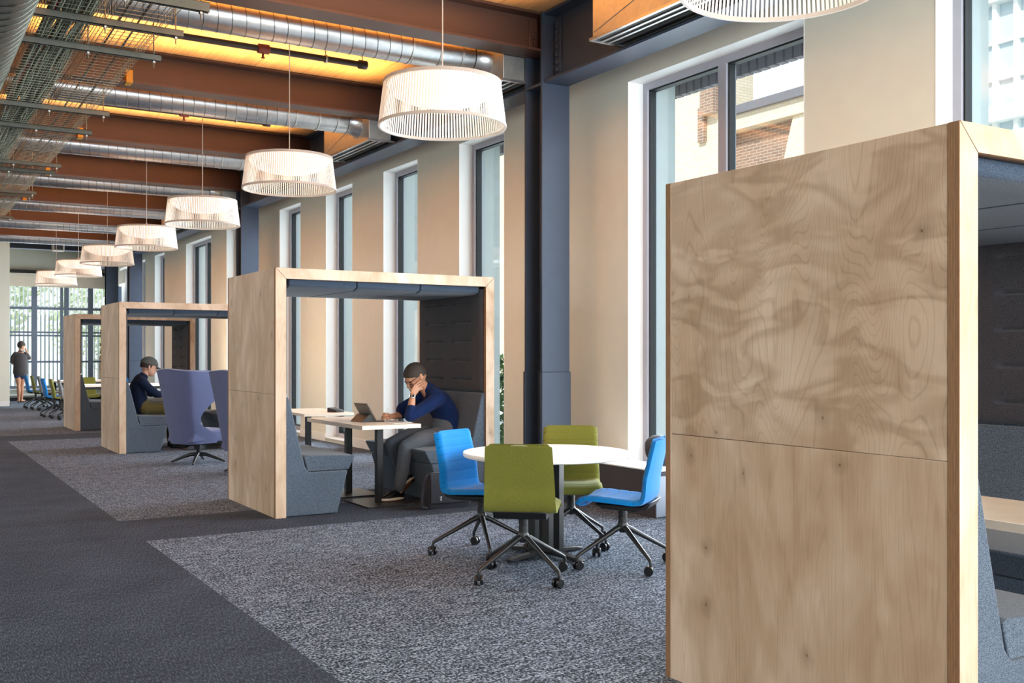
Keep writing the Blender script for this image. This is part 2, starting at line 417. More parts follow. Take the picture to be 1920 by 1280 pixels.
    def mesh(s, name, mats):
        me = bpy.data.meshes.new(name); me.from_pydata(s.v, [], s.f)
        for m in mats: me.materials.append(m)
        me.polygons.foreach_set('material_index', s.mi)
        bm = bmesh.new(); bm.from_mesh(me); bmesh.ops.recalc_face_normals(bm, faces=bm.faces); bm.to_mesh(me); bm.free()
        me.update(); return me
    def build(s, name, mats, parent=None, smooth=False, bev=0.0, seg=2, remesh=0.0, sm_it=6, angle=40):
        if not isinstance(mats, (list, tuple)): mats = [mats]
        me = s.mesh(name, mats); o = bpy.data.objects.new(name, me); COL.objects.link(o)
        if parent is not None: o.parent = parent
        if smooth:
            for p in me.polygons: p.use_smooth = True
            if not remesh: me.set_sharp_from_angle(angle=math.radians(angle))
        if bev:
            b = o.modifiers.new('bevel', 'BEVEL'); b.width = bev; b.segments = seg; b.limit_method = 'ANGLE'; b.angle_limit = math.radians(35)
            if not smooth:
                for p in me.polygons: p.use_smooth = True
                me.set_sharp_from_angle(angle=math.radians(50))
        if remesh:
            r = o.modifiers.new('remesh', 'REMESH'); r.mode = 'VOXEL'; r.voxel_size = remesh; r.use_smooth_shade = True
            q = o.modifiers.new('smooth', 'SMOOTH'); q.factor = 0.5; q.iterations = sm_it
        return o

def tag(o, label=None, cat=None, group=None, kind=None):
    if label: o['label'] = label
    if cat: o['category'] = cat
    if group: o['group'] = group
    if kind: o['kind'] = kind
    return o
def thing(name, label, cat, loc=(0, 0, 0), rz=0.0, group=None, kind=None):
    o = bpy.data.objects.new(name, None); COL.objects.link(o); o.empty_display_size = 0.1
    o.location = loc; o.rotation_euler = (0, 0, rz)
    return tag(o, label, cat, group, kind)
def copy_tree(o, label, loc, rz=0.0, group=None):
    def rec(a, par):
        c = a.copy(); COL.objects.link(c)
        if par is not None:
            c.parent = par; c.matrix_parent_inverse = a.matrix_parent_inverse.copy()
        for ch in list(a.children): rec(ch, c)
        return c
    r = rec(o, None); r.location = loc; r.rotation_euler = (0, 0, rz)
    tag(r, label, None, group); return r
def rotm(fwd, up=(0, 0, 1)):
    """columns: right, forward, up"""
    f = Vector(fwd).normalized(); u = Vector(up); r = f.cross(u).normalized(); u = r.cross(f).normalized()
    return Matrix((r, f, u)).transposed()
# ------------------------------------------------------------------ camera (two-point perspective, eye height 1.42 m)
PSI = math.atan(1172 / 1915)
cam = bpy.data.cameras.new('camera'); cam.sensor_width = 36.0; cam.lens = 36.0 * 1915 / 1920
cam.shift_y = 24 / 1920; cam.clip_start = 0.05; cam.clip_end = 300
co = bpy.data.objects.new('camera', cam); COL.objects.link(co)
co.location = (0, 0, 1.42); co.rotation_euler = (pi / 2, 0, -PSI); S.camera = co
S.view_settings.view_transform = 'Standard'; S.view_settings.look = 'None'; S.view_settings.gamma = 1.0
S.view_settings.exposure = EXPOSURE = 0.5
S.cycles.max_bounces = 8; S.cycles.diffuse_bounces = 4; S.cycles.transparent_max_bounces = 12
S.cycles.use_denoising = True
S.cycles.sample_clamp_indirect = 6.0

# ------------------------------------------------------------------ room shell
XW, XO = 6.12, 6.70            # inner and outer face of the window wall
DECK = 4.74; YN, YF, XL = -6.0, 34.5, -6.0
fl = MB()
xs = [XL - 0.4, 1.68, XO]
ys = [YN - 0.4, 8.08, 9.17, 18.5, 19.7, YF + 0.4]
for i in range(2):
    for j in range(5):
        mi = 1 if (i == 1 and j in (0, 2, 4)) else 0
        fl.box((xs[i], ys[j], -0.2), (xs[i + 1], ys[j + 1], 0.0), mi)
tag(fl.build('floor', [M['carpet_dark'], M['carpet_tex']]), 'charcoal carpet floor with patterned grey zones', 'floor', kind='structure')
tag(MB().box((XL - 0.4, YN - 0.4, DECK), (XO, YF + 0.4, DECK + 0.25)).build('ceiling', M['deck']), 'timber plank ceiling deck', 'ceiling', kind='structure')

WINS = [(2.22, 4.45, 2), (5.62, 7.85, 2), (10.17, 11.27, 1), (12.44, 13.56, 1), (14.71, 15.83, 1), (17.02, 18.13, 1),
        (20.45, 21.55, 1), (22.75, 24.98, 2), (27.2, 28.33, 1), (29.5, 30.62, 1), (32.0, 33.2, 1)]
ZS, ZT = 0.06, 4.06
wr = MB(); edges = [YN - 0.4] + [e for w in WINS for e in w[:2]] + [YF + 0.4]
for i in range(0, len(edges), 2): wr.box((XW, edges[i], 0), (XO, edges[i + 1], DECK))
for a, b, _ in WINS:
    wr.box((XW, a, ZT), (6.42, b, DECK)); wr.box((6.42, a, ZT + 0.2), (XO, b, DECK)); wr.box((XW, a, 0), (XO, b, ZS))
tag(wr.build('wall_right', [M['wall']]), 'warm white wall pierced by tall narrow windows', 'wall', kind='structure')
bb = MB()
for i in range(0, len(edges), 2): bb.box((XW - 0.014, edges[i], 0), (XW, edges[i + 1], 0.135))
tag(bb.build('baseboard_right', [M['white']], bev=0.003), 'white baseboard under the tall windows', 'baseboard', kind='structure')
for i, (a, b, nb) in enumerate(WINS):
    w = thing('window_%d' % (i + 1), 'tall grey framed window in the right wall', 'window', (0, 0, 0), kind='structure')
    fx0, fx1, fw = 6.30, 6.42, 0.072
    f = MB(); g = MB(); k = MB(); ln = MB()
    f.box((fx0, a, ZS + fw), (fx1, a + fw, ZT - fw)).box((fx0, b - fw, ZS + fw), (fx1, b, ZT - fw)).box((fx0, a, ZT - fw), (fx1, b, ZT)).box((fx0, a, ZS), (fx1, b, ZS + fw))
    spans = [(a + fw, b - fw)]
    if nb == 2:
        m = (a + b) / 2; f.box((fx0, m - 0.05, ZS + fw), (fx1, m + 0.05, ZT - fw)); spans = [(a + fw, m - 0.05), (m + 0.05, b - fw)]
    for (p, q) in spans:
        gx0, gx1, gw = 6.325, 6.40, 0.015
        k.box((gx0, p, ZS + fw), (gx1, p + gw, ZT - fw)).box((gx0, q - gw, ZS + fw), (gx1, q, ZT - fw))
        k.box((gx0, p, ZT - fw - gw), (gx1, q, ZT - fw)).box((gx0, p, ZS + fw), (gx1, q, ZS + fw + gw))
        g.box((6.365, p + gw, ZS + fw + gw), (6.372, q - gw, ZT - fw - gw))
    # white reveal lining inside, pale metal lining outside
    t = 0.006
    ln.box((XW - 0.002, b - t, ZS), (fx0, b, ZT), 0).box((XW - 0.002, a, ZS), (fx0, a + t, ZT), 0).box((XW - 0.002, a, ZT - t), (fx0, b, ZT), 0).box((XW - 0.03, a, ZS - 0.002), (fx0, b, ZS + t), 0)
    ln.box((fx1, b - t, ZS), (XO + 0.01, b, ZT + 0.2), 1).box((fx1, a, ZS), (XO + 0.01, a + t, ZT + 0.2), 1).box((fx1 + 0.01, a, ZT + 0.2 - t), (XO + 0.01, b, ZT + 0.2), 1)
    f.build('frame', M['alu'], w); k.build('gasket', M['gasket'], w); g.build('glass_pane', M['glass'], w)
    ln.build('reveal_lining', [M['white'], M['jamb']], w)
# corrugated cladding hanging outside over the window heads
cc = MB(); y = 1.0
while y < 12.0:
    cc.box((XO + 0.22, y, 4.07), (XO + 0.30, y + 0.085, 5.2)); y += 0.11
cc.box((XO + 0.0, 1.0, 4.45), (XO + 0.24, 12.0, 4.9))
tag(cc.build('trim_1', [M['corr']]), 'corrugated metal cladding above the windows outside', 'cladding', kind='structure')

tag(MB().box((XL - 0.4, 31.1, 0), (2.872, 31.35, DECK)).build('wall_far_left', [M['wall']]), 'white wall end at the far left', 'wall', kind='structure')
tag(MB().box((XL, 31.085, 0), (2.886, 31.1, 0.135)).box((2.872, 31.085, 0), (2.886, 31.35, 0.135)).build('baseboard_far_left', [M['white']]), 'white baseboard of the far left wall', 'baseboard', kind='structure')
wf = MB().box((XL - 0.4, YF, 4.0), (XO, YF + 0.3, DECK)).box((XL - 0.4, YF, 0), (XO, YF + 0.3, 0.36)).box((XL - 0.4, YF, 0.36), (2.7, YF + 0.3, 4.0)).box((6.05, YF, 0.36), (XO, YF + 0.3, 4.0))
tag(wf.build('wall_far', [M['wall_far']]), 'pale grey green wall above the far glazing', 'wall', kind='structure')
tag(MB().box((2.7, YF - 0.015, 0.0), (XW, YF, 0.1)).build('baseboard_far', [M['gasket']]), 'dark baseboard under the far glazing', 'baseboard', kind='structure')
tag(MB().box((2.7, YF - 0.14, 0.16), (XW, YF, 0.20)).box((2.7, YF - 0.10, 0.33), (XW, YF, 0.37)).build('trim_2', [M['white']]), 'white sill ledge below the far glazing', 'sill', kind='structure')
tag(MB().box((2.7, YF - 0.16, 3.9), (XW, YF, 4.0)).build('trim_3', [M['gasket']]), 'dark blind pelmet over the far glazing', 'pelmet', kind='structure')
w = thing('window_12', 'gridded glazing at the far end of the room', 'window', kind='structure')
f = MB()
for x, wd in ((2.75, 0.1), (3.88, 0.15), (4.66, 0.08), (4.80, 0.12), (5.50, 0.14), (6.0, 0.1)): f.box((x - wd / 2, YF + 0.02, 0.36), (x + wd / 2, YF + 0.16, 3.98))
for z, h in ((0.40, 0.1), (1.19, 0.06), (2.0, 0.05), (2.1, 0.05), (2.84, 0.07), (3.6, 0.06)): f.box((2.7, YF + 0.03, z - h / 2), (6.05, YF + 0.14, z + h / 2))
f.build('frame', M['mullion'], w); MB().box((2.7, YF + 0.08, 0.4), (6.05, YF + 0.087, 3.96)).build('glass_pane', M['glass'], w)
b = MB()
for i in range(9): b.box((2.72, YF - 0.10 + 0.004 * (i % 2), 3.9 - 0.045 * (i + 1)), (XW - 0.05, YF - 0.085 + 0.004 * (i % 2), 3.9 - 0.045 * i))
tag(b.build('window_blind', M['blind']), 'cream blind half raised over the far glazing', 'blind')
b = MB()
for i in range(9): b.box((XW - 0.09, 31.9, 3.95 - 0.045 * (i + 1)), (XW - 0.075, YF - 0.2, 3.95 - 0.045 * i))
tag(b.build('window_blind', M['blind']), 'cream blind half raised on the right wall by the far corner', 'blind')
# dark frame and slim fins standing on the right wall near the far corner
for n, (ya, yb) in enumerate(((32.7, 32.82), (33.35, 33.47), (33.9, 34.0))):
    tag(MB().box((XW - 0.14, ya, 0), (XW - 0.03, yb, 3.48)).build('trim_%d' % (4 + n), [M['steel_dark']]), 'dark vertical post by the far corner', 'post', kind='structure')

# parts of the room behind the photographer
tag(MB().box((XL - 0.3, YN, 0), (XL, YF, DECK)).build('wall_left', [M['wall']]), 'white wall opposite the windows', 'wall', kind='structure')
wn = MB().box((XL, YN - 0.3, 0), (XO, YN, 0.4)).box((XL, YN - 0.3, 4.2), (XO, YN, DECK)).box((XL, YN - 0.3, 0.4), (XL + 0.8, YN, 4.2)).box((XO - 0.8, YN - 0.3, 0.4), (XO, YN, 4.2))
tag(wn.build('wall_near', [M['wall']]), 'white end wall around the near glazing', 'wall', kind='structure')
w = thing('window_13', 'glazing added at the unseen near end of the room', 'window', kind='structure')  # unseen window added to let light in from behind the camera
f = MB()
for i in range(7): f.box((XL + 0.8 + i * 1.84 - 0.04, YN - 0.2, 0.4), (XL + 0.8 + i * 1.84 + 0.04, YN - 0.1, 4.2))
f.build('frame', M['steel_dark'], w); MB().box((XL + 0.8, YN - 0.155, 0.4), (XO - 0.8, YN - 0.148, 4.2)).build('glass_pane', M['glass'], w)

# ------------------------------------------------------------------ steel frame
ORD = ['first', 'second', 'third', 'fourth', 'fifth', 'sixth', 'seventh', 'eighth', 'ninth', 'tenth', 'eleventh', 'twelfth', 'thirteenth']
def hsec(mb, cx, cy, w, d, tf, tw, z0, z1):
    """H column, flanges facing -y and +y"""
    mb.box((cx - w / 2, cy - d / 2, z0), (cx + w / 2, cy - d / 2 + tf, z1)).box((cx - w / 2, cy + d / 2 - tf, z0), (cx + w / 2, cy + d / 2, z1)).box((cx - tw / 2, cy - d / 2 + tf, z0), (cx + tw / 2, cy + d / 2 - tf, z1))
COLY = [8.44, 18.29, 28.14, 31.42]
CLAB = ['dark blue grey steel column nearest the camera, behind the round table',
        'dark steel column beyond the middle booths, second from the camera', 'dark steel column third from the camera, behind the far booths', 'dark steel column by the far corner of the room']
for i, y in enumerate(COLY):
    c = thing('steel_column', CLAB[i], 'column', (5.57, y, 0), group='steel columns along the window wall')
    m = MB(); hsec(m, 0, 0, 0.32, 0.32, 0.028, 0.02, 0, DECK - 0.005); m.build('shaft', M['steel_dark'], c)
    k = MB(); hsec(k, 0, 0, 0.344, 0.344, 0.042, 0.06, 0, 1.25)
    k.build('base_casing', M['steel_dark'], c, bev=0.008)
    st = MB().box((-0.16, -0.13, 4.03), (-0.01, 0.13, 4.055)); st.build('stiffener_plate', M['steel_dark'], c)
def ibeam_x(mb, x0, x1, y, z0, z1, w, tf, tw):
    mb.box((x0, y - w / 2, z0), (x1, y + w / 2, z0 + tf)).box((x0, y - w / 2, z1 - tf), (x1, y + w / 2, z1)).box((x0, y - tw / 2, z0 + tf), (x1, y + tw / 2, z1 - tf))
def ibeam_y(mb, y0, y1, x, z0, z1, w, tf, tw):
    mb.box((x - w / 2, y0, z0), (x + w / 2, y1, z0 + tf)).box((x - w / 2, y0, z1 - tf), (x + w / 2, y1, z1)).box((x - tw / 2, y0, z0 + tf), (x + tw / 2, y1, z1 - tf))
BY = [8.44 + 3.28 * k for k in range(8)]
BZ0, BZ1 = 4.36, DECK
for k, y in enumerate(BY):
    dark = k == 7  # last beam's unlit look is painted with the darker steel colour
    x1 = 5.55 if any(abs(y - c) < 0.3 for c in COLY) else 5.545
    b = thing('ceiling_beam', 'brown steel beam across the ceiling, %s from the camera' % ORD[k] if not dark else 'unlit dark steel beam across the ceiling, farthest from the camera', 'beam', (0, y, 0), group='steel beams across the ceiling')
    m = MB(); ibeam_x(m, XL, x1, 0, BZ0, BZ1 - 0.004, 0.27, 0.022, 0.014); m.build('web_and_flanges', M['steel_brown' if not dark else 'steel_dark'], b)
    if k < 4:
        MB().box((x1 - 0.20, -0.022, BZ0 + 0.05), (x1 - 0.10, -0.007, BZ1 - 0.06)).build('bolt_plate', M['steel_brown'], b, bev=0.002)
        for q in range(4):
            MB().lathe([(0.0, -0.050), (0.016, -0.050), (0.019, -0.044), (0.019, -0.030), (0.028, -0.030), (0.028, -0.022), (0, -0.022)], 12, (x1 - 0.15, 0, BZ0 + 0.09 + 0.065 * q), ax='y').build('bolt', M['steel_brown'], b, smooth=True)
ye = [0.6] + [e for c in COLY for e in (c - 0.16, c + 0.16)] + [YF]
ELAB = ['deep steel edge beam over the nearest windows', 'deep steel edge beam over the windows behind the nearest full booth', 'deep steel edge beam between the second and third columns', 'short steel edge beam between the third and fourth columns', 'deep steel edge beam ending at the far wall']
for i in range(5):
    a, b_ = ye[2 * i], ye[2 * i + 1]
    b = thing('edge_beam', ELAB[i], 'beam', (5.57, a, 0), group='steel edge beams above the windows')
    m = MB(); ibeam_y(m, 0, b_ - a, 0, 4.05, DECK - 0.006, 0.28, 0.024, 0.016); m.build('web_and_flanges', M['steel_dark'], b)
    if i == 0:
        L = b_ - a
        MB().box((-0.03, L - 0.13, 4.12), (-0.008, L - 0.03, 4.66)).build('bolt_plate', M['steel_dark'], b, bev=0.002)
        for q in range(7):
            MB().lathe([(0.0, -0.056), (0.016, -0.056), (0.019, -0.050), (0.019, -0.038), (0.028, -0.038), (0.028, -0.030), (0, -0.030)], 12, (0, L - 0.08, 4.17 + 0.073 * q), ax='x').build('bolt', M['steel_dark'], b, smooth=True)

# ------------------------------------------------------------------ ducts, plenums, pipes
DX0 = 0.98
for k in range(7):
    y = 9.0 + 3.28 * k
    d = thing('branch_duct', 'round spiral steel duct under the ceiling beside the %s beam' % ORD[k], 'duct', (0, y, 4.40), group='round branch ducts crossing the ceiling')
    prof = []; x = DX0; r = 0.15; x1 = 5.0
    m = MB(); m.lathe([(r, DX0), (r, x1)], 40, ax='x'); m.build('pipe', M['galv'], d, smooth=True)
    sp = MB(); n = 28
    turns = int((4.4 - DX0) / 0.125)
    pts = []
    for i in range(turns * n + 1):
        a = 2 * pi * i / n; pts.append((DX0 + 0.02 + 0.125 * i / n, (r + 0.001) * math.cos(a), (r + 0.001) * math.sin(a)))
    sp.tube(pts, 0.0035, 4); sp.build('spiral_seam', M['strut'], d, smooth=True)
    for xx in (1.3, 3.0, 4.7):
        MB().tube([(xx, 0, 0.148), (xx, 0, DECK - 4.40)], 0.005, 6).build('duct_hanger', M['galv_dull'], d)
    for xx in (4.32, 4.62, 4.86):
        cl = MB().ring(r + 0.004, xx, 0.008, 0.018, 40)
        cl.v = [(z_, x_, y_) for x_, y_, z_ in cl.v]
        cl.build('clamp_band', M['galv_dull'], d, smooth=True)
for k in range(-1, 7):
    y0, y1 = (5.55, 7.12) if k == -1 else (BY[k] + 0.17, BY[k] + 1.72)
    p = thing('supply_plenum', 'sheet metal air box with slot diffuser %s' % ('near the top edge above the nearest window' if k == -1 else 'at the end of the %s round duct' % ORD[k]), 'air box', (5.17, y0, 4.12), group='air boxes along the edge beam')
    L = y1 - y0
    m = MB(); m.box((0, 0, 0.012), (0.30, L, 0.46)); m.build('box', M['galv_dull'], p, bev=0.004)
    cr = MB(); cr.tube([(-0.003, 0.02, 0.40), (-0.003, L * 0.5, 0.22), (-0.003, L - 0.02, 0.06)], 0.003, 5); cr.build('folded_crease', M['galv_dull'], p)
    if k >= 0:
        MB().lathe([(0.15, -0.16), (0.152, -0.12), (0.17, -0.03), (0.2, 0.0)], 32, (0, 9.0 + 3.28 * k - y0, 0.28), ax='x').build('inlet_collar', M['galv'], p, smooth=True)
    fr = MB().box((-0.025, -0.02, -0.012), (0.005, L + 0.02, 0.012)).box((0.315, -0.02, -0.012), (0.345, L + 0.02, 0.012)).box((0.005, -0.02, -0.012), (0.315, 0.01, 0.012)).box((0.005, L - 0.01, -0.012), (0.315, L + 0.02, 0.012))
    for q in (0.085, 0.16, 0.235): fr.box((q - 0.012, 0.01, -0.011), (q + 0.012, L - 0.01, 0.0))
    df = fr.build('slot_diffuser', M['galv'], p)
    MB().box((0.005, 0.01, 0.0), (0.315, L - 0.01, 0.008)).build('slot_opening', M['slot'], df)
for k in range(5):
    y = 10.3 + 3.28 * k; z = 4.56
    p = thing('sprinkler_pipe', 'black sprinkler pipe with capped end in the %s ceiling bay' % ORD[k], 'pipe', (0, y, z), group='capped black pipes under the deck')
    MB().tube([(0.9, 0, 0), (4.36, 0, 0)], 0.033, 16).build('pipe', M['pipe_dark'], p, smooth=True)
    MB().lathe([(0.0, 4.45), (0.044, 4.45), (0.048, 4.44), (0.048, 4.36), (0.036, 4.345)], 16, ax='x').build('end_cap', M['pipe_dark'], p, smooth=True)
    cp = MB().lathe([(0.034, 3.24), (0.05, 3.25), (0.05, 3.36), (0.034, 3.37)], 16, ax='x').tube([(3.3, 0, -0.05), (3.3, 0, -0.085)], 0.012, 8).lathe([(0.0, -0.10), (0.022, -0.095), (0.022, -0.088), (0, -0.085)], 10, (3.3, 0, 0))
    cp.build('coupling', M['coupling'], p, smooth=True)
    for xx in (3.98, 4.40):
        h = MB().ring(0.042, 0, 0.006, 0.02, 20); h.v = [(xx + z_, x_, y_) for x_, y_, z_ in h.v]
        h.tube([(xx, 0, 0.04), (xx, 0, DECK - z)], 0.006, 6); h.build('pipe_hanger', M['galv_dull'], p, smooth=True)
for k in range(1, 5):
    tag(MB().box((2.20, BY[k] - 0.16, BZ0 - 0.008), (2.27, BY[k] - 0.012, BZ0 + 0.13)).build('beam_clamp', M['yellow'], bev=0.004), 'yellow clamp block on the %s ceiling beam beside the cable trays' % ORD[k], 'clamp', 'yellow clamp blocks on the beams')

md = thing('main_duct', 'large shaded spiral duct running along the top left corner', 'duct', (0.60, 3.0, 4.02))
MB().lathe([(0.33, 0), (0.33, 28.0)], 48, ax='y').build('pipe', M['galv_shaded'], md, smooth=True)
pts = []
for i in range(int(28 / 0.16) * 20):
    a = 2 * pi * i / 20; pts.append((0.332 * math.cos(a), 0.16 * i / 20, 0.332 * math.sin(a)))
MB().tube(pts, 0.005, 4).build('spiral_seam', M['galv_shaded'], md, smooth=True)

for y in (1.5, 7.0, 13.0, 19.0, 25.0):
    hs = MB().ring(0.336, y, 0.008, 0.04, 40); hs.v = [(x_, z_, y_) for x_, y_, z_ in hs.v]
    hs.box((-0.34, y - 0.02, 0.0), (-0.332, y + 0.02, DECK - 4.02)).box((0.332, y - 0.02, 0.0), (0.34, y + 0.02, DECK - 4.02)); hs.build('hanger_strap', M['galv_shaded'], md)
def tray(name, x0, x1, z, h, label):
    m = MB(); r = 0.0032; y0, y1 = 4.0, 31.0
    n = max(3, round((x1 - x0) / 0.05)); y = y0
    for i in range(n + 1): m.tube([(x0 + (x1 - x0) * i / n, y0, z), (x0 + (x1 - x0) * i / n, y1, z)], r, 4)
    for zz in (z + h * 0.5, z + h): 
        for xx in (x0, x1): m.tube([(xx, y0, zz), (xx, y1, zz)], r, 4)
    while y < y1:
        m.tube([(x0, y, z + h), (x0, y, z - 0.004), (x1, y, z - 0.004), (x1, y, z + h)], r, 4, caps=False); y += 0.10
    return tag(m.build(name, M['wire']), label, 'cable tray')
ZT0 = 4.06
tray('wire_cable_tray', 1.02, 1.42, ZT0, 0.11, 'wire mesh cable tray loaded with grey green cables')
tray('wire_cable_tray', 1.50, 1.92, ZT0, 0.11, 'nearly empty wire mesh cable tray nearest the lamps')
cb = MB()
for i in range(62):
    x = 1.075 + 0.30 * ((i * 0.618) % 1.0); z = ZT0 + 0.012 + 0.018 * (i % 4); ph = R.uniform(0, 6); amp = R.uniform(0.006, 0.03)
    pts = [(x + amp * math.sin(0.9 * y + ph) + 0.012 * math.sin(2.3 * y + ph * 2), y, z + 0.006 * math.sin(1.7 * y + ph)) for y in [4.0 + 0.3 * j for j in range(91)]]
    cb.tube(pts, 0.0085, 5)
tag(cb.build('cable_bundle', M['cable'], smooth=True), 'thick bundle of grey green cables lying in the mesh tray', 'cables', kind='stuff')
pts = [(1.085 + 0.03 * math.sin(0.8 * y) + 0.02 * math.sin(2.1 * y + 1), y, ZT0 + 0.02) for y in [4.0 + 0.25 * j for j in range(109)]]
tag(MB().tube(pts, 0.011, 6).build('red_cable', M['red'], smooth=True), 'red cable running along the loaded mesh tray', 'cable')
for j, (x, amp) in enumerate(((1.60, 0.03), (1.72, 0.04))):
    pts = [(x + amp * math.sin(0.6 * y + j), y, ZT0 + 0.012) for y in [4.0 + 0.25 * q for q in range(109)]]
    tag(MB().tube(pts, 0.008, 6).build('thin_cable', M['black'], smooth=True), 'thin black cable %s in the nearly empty mesh tray' % ('on the duct side' if j == 0 else 'on the window side'), 'cable')
SY = [7.72, 8.5, 9.3, 11.75, 12.85, 15.33, 15.95, 18.1, 18.5, 21.6, 24.5, 27.5]
for i, y in enumerate(SY):
    s = thing('tray_hanger', 'galvanised channel bar carrying the cable trays, %s from the camera' % (ORD[i] if i < 13 else 'farthest'), 'hanger', (0, y, 0), group='channel bars under the cable trays')
    hh = 0.055 if i else 0.075
    zt = ZT0 - 0.008; m = MB()
    m.box((0.94, -0.02, zt - hh), (2.06, -0.016, zt)).box((0.94, 0.016, zt - hh), (2.06, 0.02, zt)).box((0.94, -0.02, zt - 0.004), (2.06, 0.02, zt)).box((0.94, -0.02, zt - hh), (2.06, -0.011, zt - hh + 0.004)).box((0.94, 0.011, zt - hh), (2.06, 0.02, zt - hh + 0.004))
    m.build('channel', M['strut'], s)
    for xx in (1.46, 2.0):
        MB().tube([(xx, 0, zt - hh - 0.06), (xx, 0, BZ0 if min(abs(y - b) for b in BY) < 0.14 else DECK)], 0.0055, 6).build('threaded_rod', M['wire'], s)
        MB().lathe([(0.0, 0), (0.016, 0), (0.016, 0.016), (0, 0.016)], 6, (xx, 0, zt - hh - 0.018)).build('nut', M['galv'], s)

sp = thing('ceiling_speaker', 'small grey box speaker below the dark far beam', 'speaker', (4.05, 30.75, 4.28))
MB().box((-0.15, -0.13, 0), (0.15, 0.13, 0.30)).build('cabinet', M['spk'], sp, bev=0.01); MB().box((-0.11, -0.136, 0.03), (0.11, -0.13, 0.27)).build('grille', M['felt_dark'], sp)
MB().tube([(0, 0, 0.28), (0, 0, DECK - 4.28)], 0.012, 8).build('bracket', M['galv_dull'], sp)

# ------------------------------------------------------------------ drum pendants
LZ = 3.062
def make_pendant(x, y, label):
    t = thing('drum_pendant', label, 'pendant lamp', (x, y, LZ), group='white ribbon drum pendants in a row')
    rb, rt, h = 0.455, 0.418, 0.305
    MB().ring(rb, 0, 0.014, 0.020, 72).build('bottom_ring', M['ring'], t, smooth=True)
    MB().ring(rt, h, 0.016, 0.024, 72).build('top_ring', M['ring'], t, smooth=True)
    m = MB(); n = 128; w = 0.0062
    for k in range(n):
        a = 2 * pi * k / n; ca, sa = math.cos(a), math.sin(a)
        for (rr, zz) in ((0, 0),):
            vs = [((rb + 0.005) * ca + w * sa, (rb + 0.005) * sa - w * ca, 0.004), ((rb + 0.005) * ca - w * sa, (rb + 0.005) * sa + w * ca, 0.004),
                  ((rt + 0.005) * ca - w * sa, (rt + 0.005) * sa + w * ca, h), ((rt + 0.005) * ca + w * sa, (rt + 0.005) * sa - w * ca, h)]
            vi = [(p[0] - 0.0012 * ca, p[1] - 0.0012 * sa, p[2]) for p in vs]
            m._add(vs + vi, [(0, 1, 2, 3), (7, 6, 5, 4), (0, 3, 7, 4), (1, 5, 6, 2)], 0)
    m.build('ribbon_shade', M['ribbon'], t)
    prof = [(0.398 * math.cos(a), h - 0.012 - 0.145 * math.sin(a) ** 1.0) for a in [pi / 2 * i / 14 for i in range(14)]] + [(0.0, h - 0.157)]
    prof = prof + [(0.0, h - 0.153)] + [(max(0.0, r - 0.004), z + 0.004) for r, z in prof[-2::-1]]
    MB().lathe(prof[::-1], 56).build('light_bowl', M['bowl'], t, smooth=True)
    br = MB()
    for q in range(3):
        a = 2 * pi * q / 3 + 0.4; br.tube([(0, 0, h + 0.03), (rt * math.cos(a), rt * math.sin(a), h + 0.006)], 0.003, 5)
    br.lathe([(0.0, h + 0.02), (0.03, h + 0.02), (0.03, h + 0.05), (0.012, h + 0.07), (0, h + 0.07)], 16)
    br.build('spider', M['ring'], t, smooth=True)
    MB().tube([(0, 0, h + 0.06), (0, 0, DECK - LZ - 0.02)], 0.0045, 6).build('suspension_cord', M['cord'], t)
    MB().lathe([(0.0, DECK - LZ - 0.05), (0.055, DECK - LZ - 0.05), (0.06, DECK - LZ - 0.04), (0.06, DECK - LZ)], 20).build('ceiling_rose', M['ring'], t, smooth=True)
    return t
LLAB = ['huge white drum pendant cut off by the top edge of the photo, nearest the camera', 'large white drum pendant in front of the nearest steel column, second from the camera',
        'white drum pendant third from the camera, left of the second air box', 'white drum pendant fourth from the camera, beside the second column', 'white drum pendant fifth from the camera, above the second booth',
        'white drum pendant sixth from the camera', 'small white drum pendant seventh from the camera', 'smallest white drum pendant, farthest away by the glazing']
p0 = None
for i in range(8):
    y = 3.26 + 3.28 * i
    if p0 is None: p0 = make_pendant(3.415, y, LLAB[0])
    else: copy_tree(p0, LLAB[i], (3.415, y, LZ), 0, 'white ribbon drum pendants in a row')
# ------------------------------------------------------------------ plywood booths
BW, BD, BH = 2.19, 1.45, 2.17
def quilt(depth, z0, z1, flip):
    """padded panel in the y-z plane, stitched with short horizontal dashes; face looks to +x (flip: -x)"""
    L = depth; H = z1 - z0; rows = [0.115 + 0.19 * i for i in range(int(H / 0.19) + 1) if 0.06 < 0.115 + 0.19 * i < H - 0.05]
    cols = [(0.22, 0.56), (0.80, 1.14)]
    def fn(u, v):
        y = L * u; z = H * v; e = min(y, L - y, z, H - z)
        x = 0.040 - 0.022 * math.exp(-(e / 0.012))
        for zr in rows:
            dz = abs(z - zr)
            if dz < 0.06:
                for a, b in cols:
                    k = min(1, max(0, (y - a) / 0.03 + 1)) * min(1, max(0, (b - y) / 0.03 + 1))
                    if k > 0: x -= k * (0.020 * math.exp(-(dz / 0.008) ** 2) + 0.009 * math.exp(-dz / 0.022))
        return Vector(((-x if flip else x), y, z0 + z))
    m = MB(); m.grid(fn, 60, 180)
    n = len(m.v); xb = 0.0
    # closed back
    nu, nv = 60, 180; w = nu + 1
    bd = [i for i in range(nu)] + [j * w + nu for j in range(nv)] + [nv * w + i for i in range(nu, 0, -1)] + [j * w for j in range(nv, 0, -1)]
    o = len(m.v); m.v += [(0.0, m.v[b][1], m.v[b][2]) for b in bd]
    for i in range(len(bd)):
        j = (i + 1) % len(bd); m.f.append((bd[i], o + i, o + j, bd[j])); m.mi.append(0)
    return m
def shift(m, d): m.v = [(x + d[0], y + d[1], z + d[2]) for x, y, z in m.v]; return m
def mirror_x(pts, W): return [(W - x, z) for x, z in pts]
T = 0.095
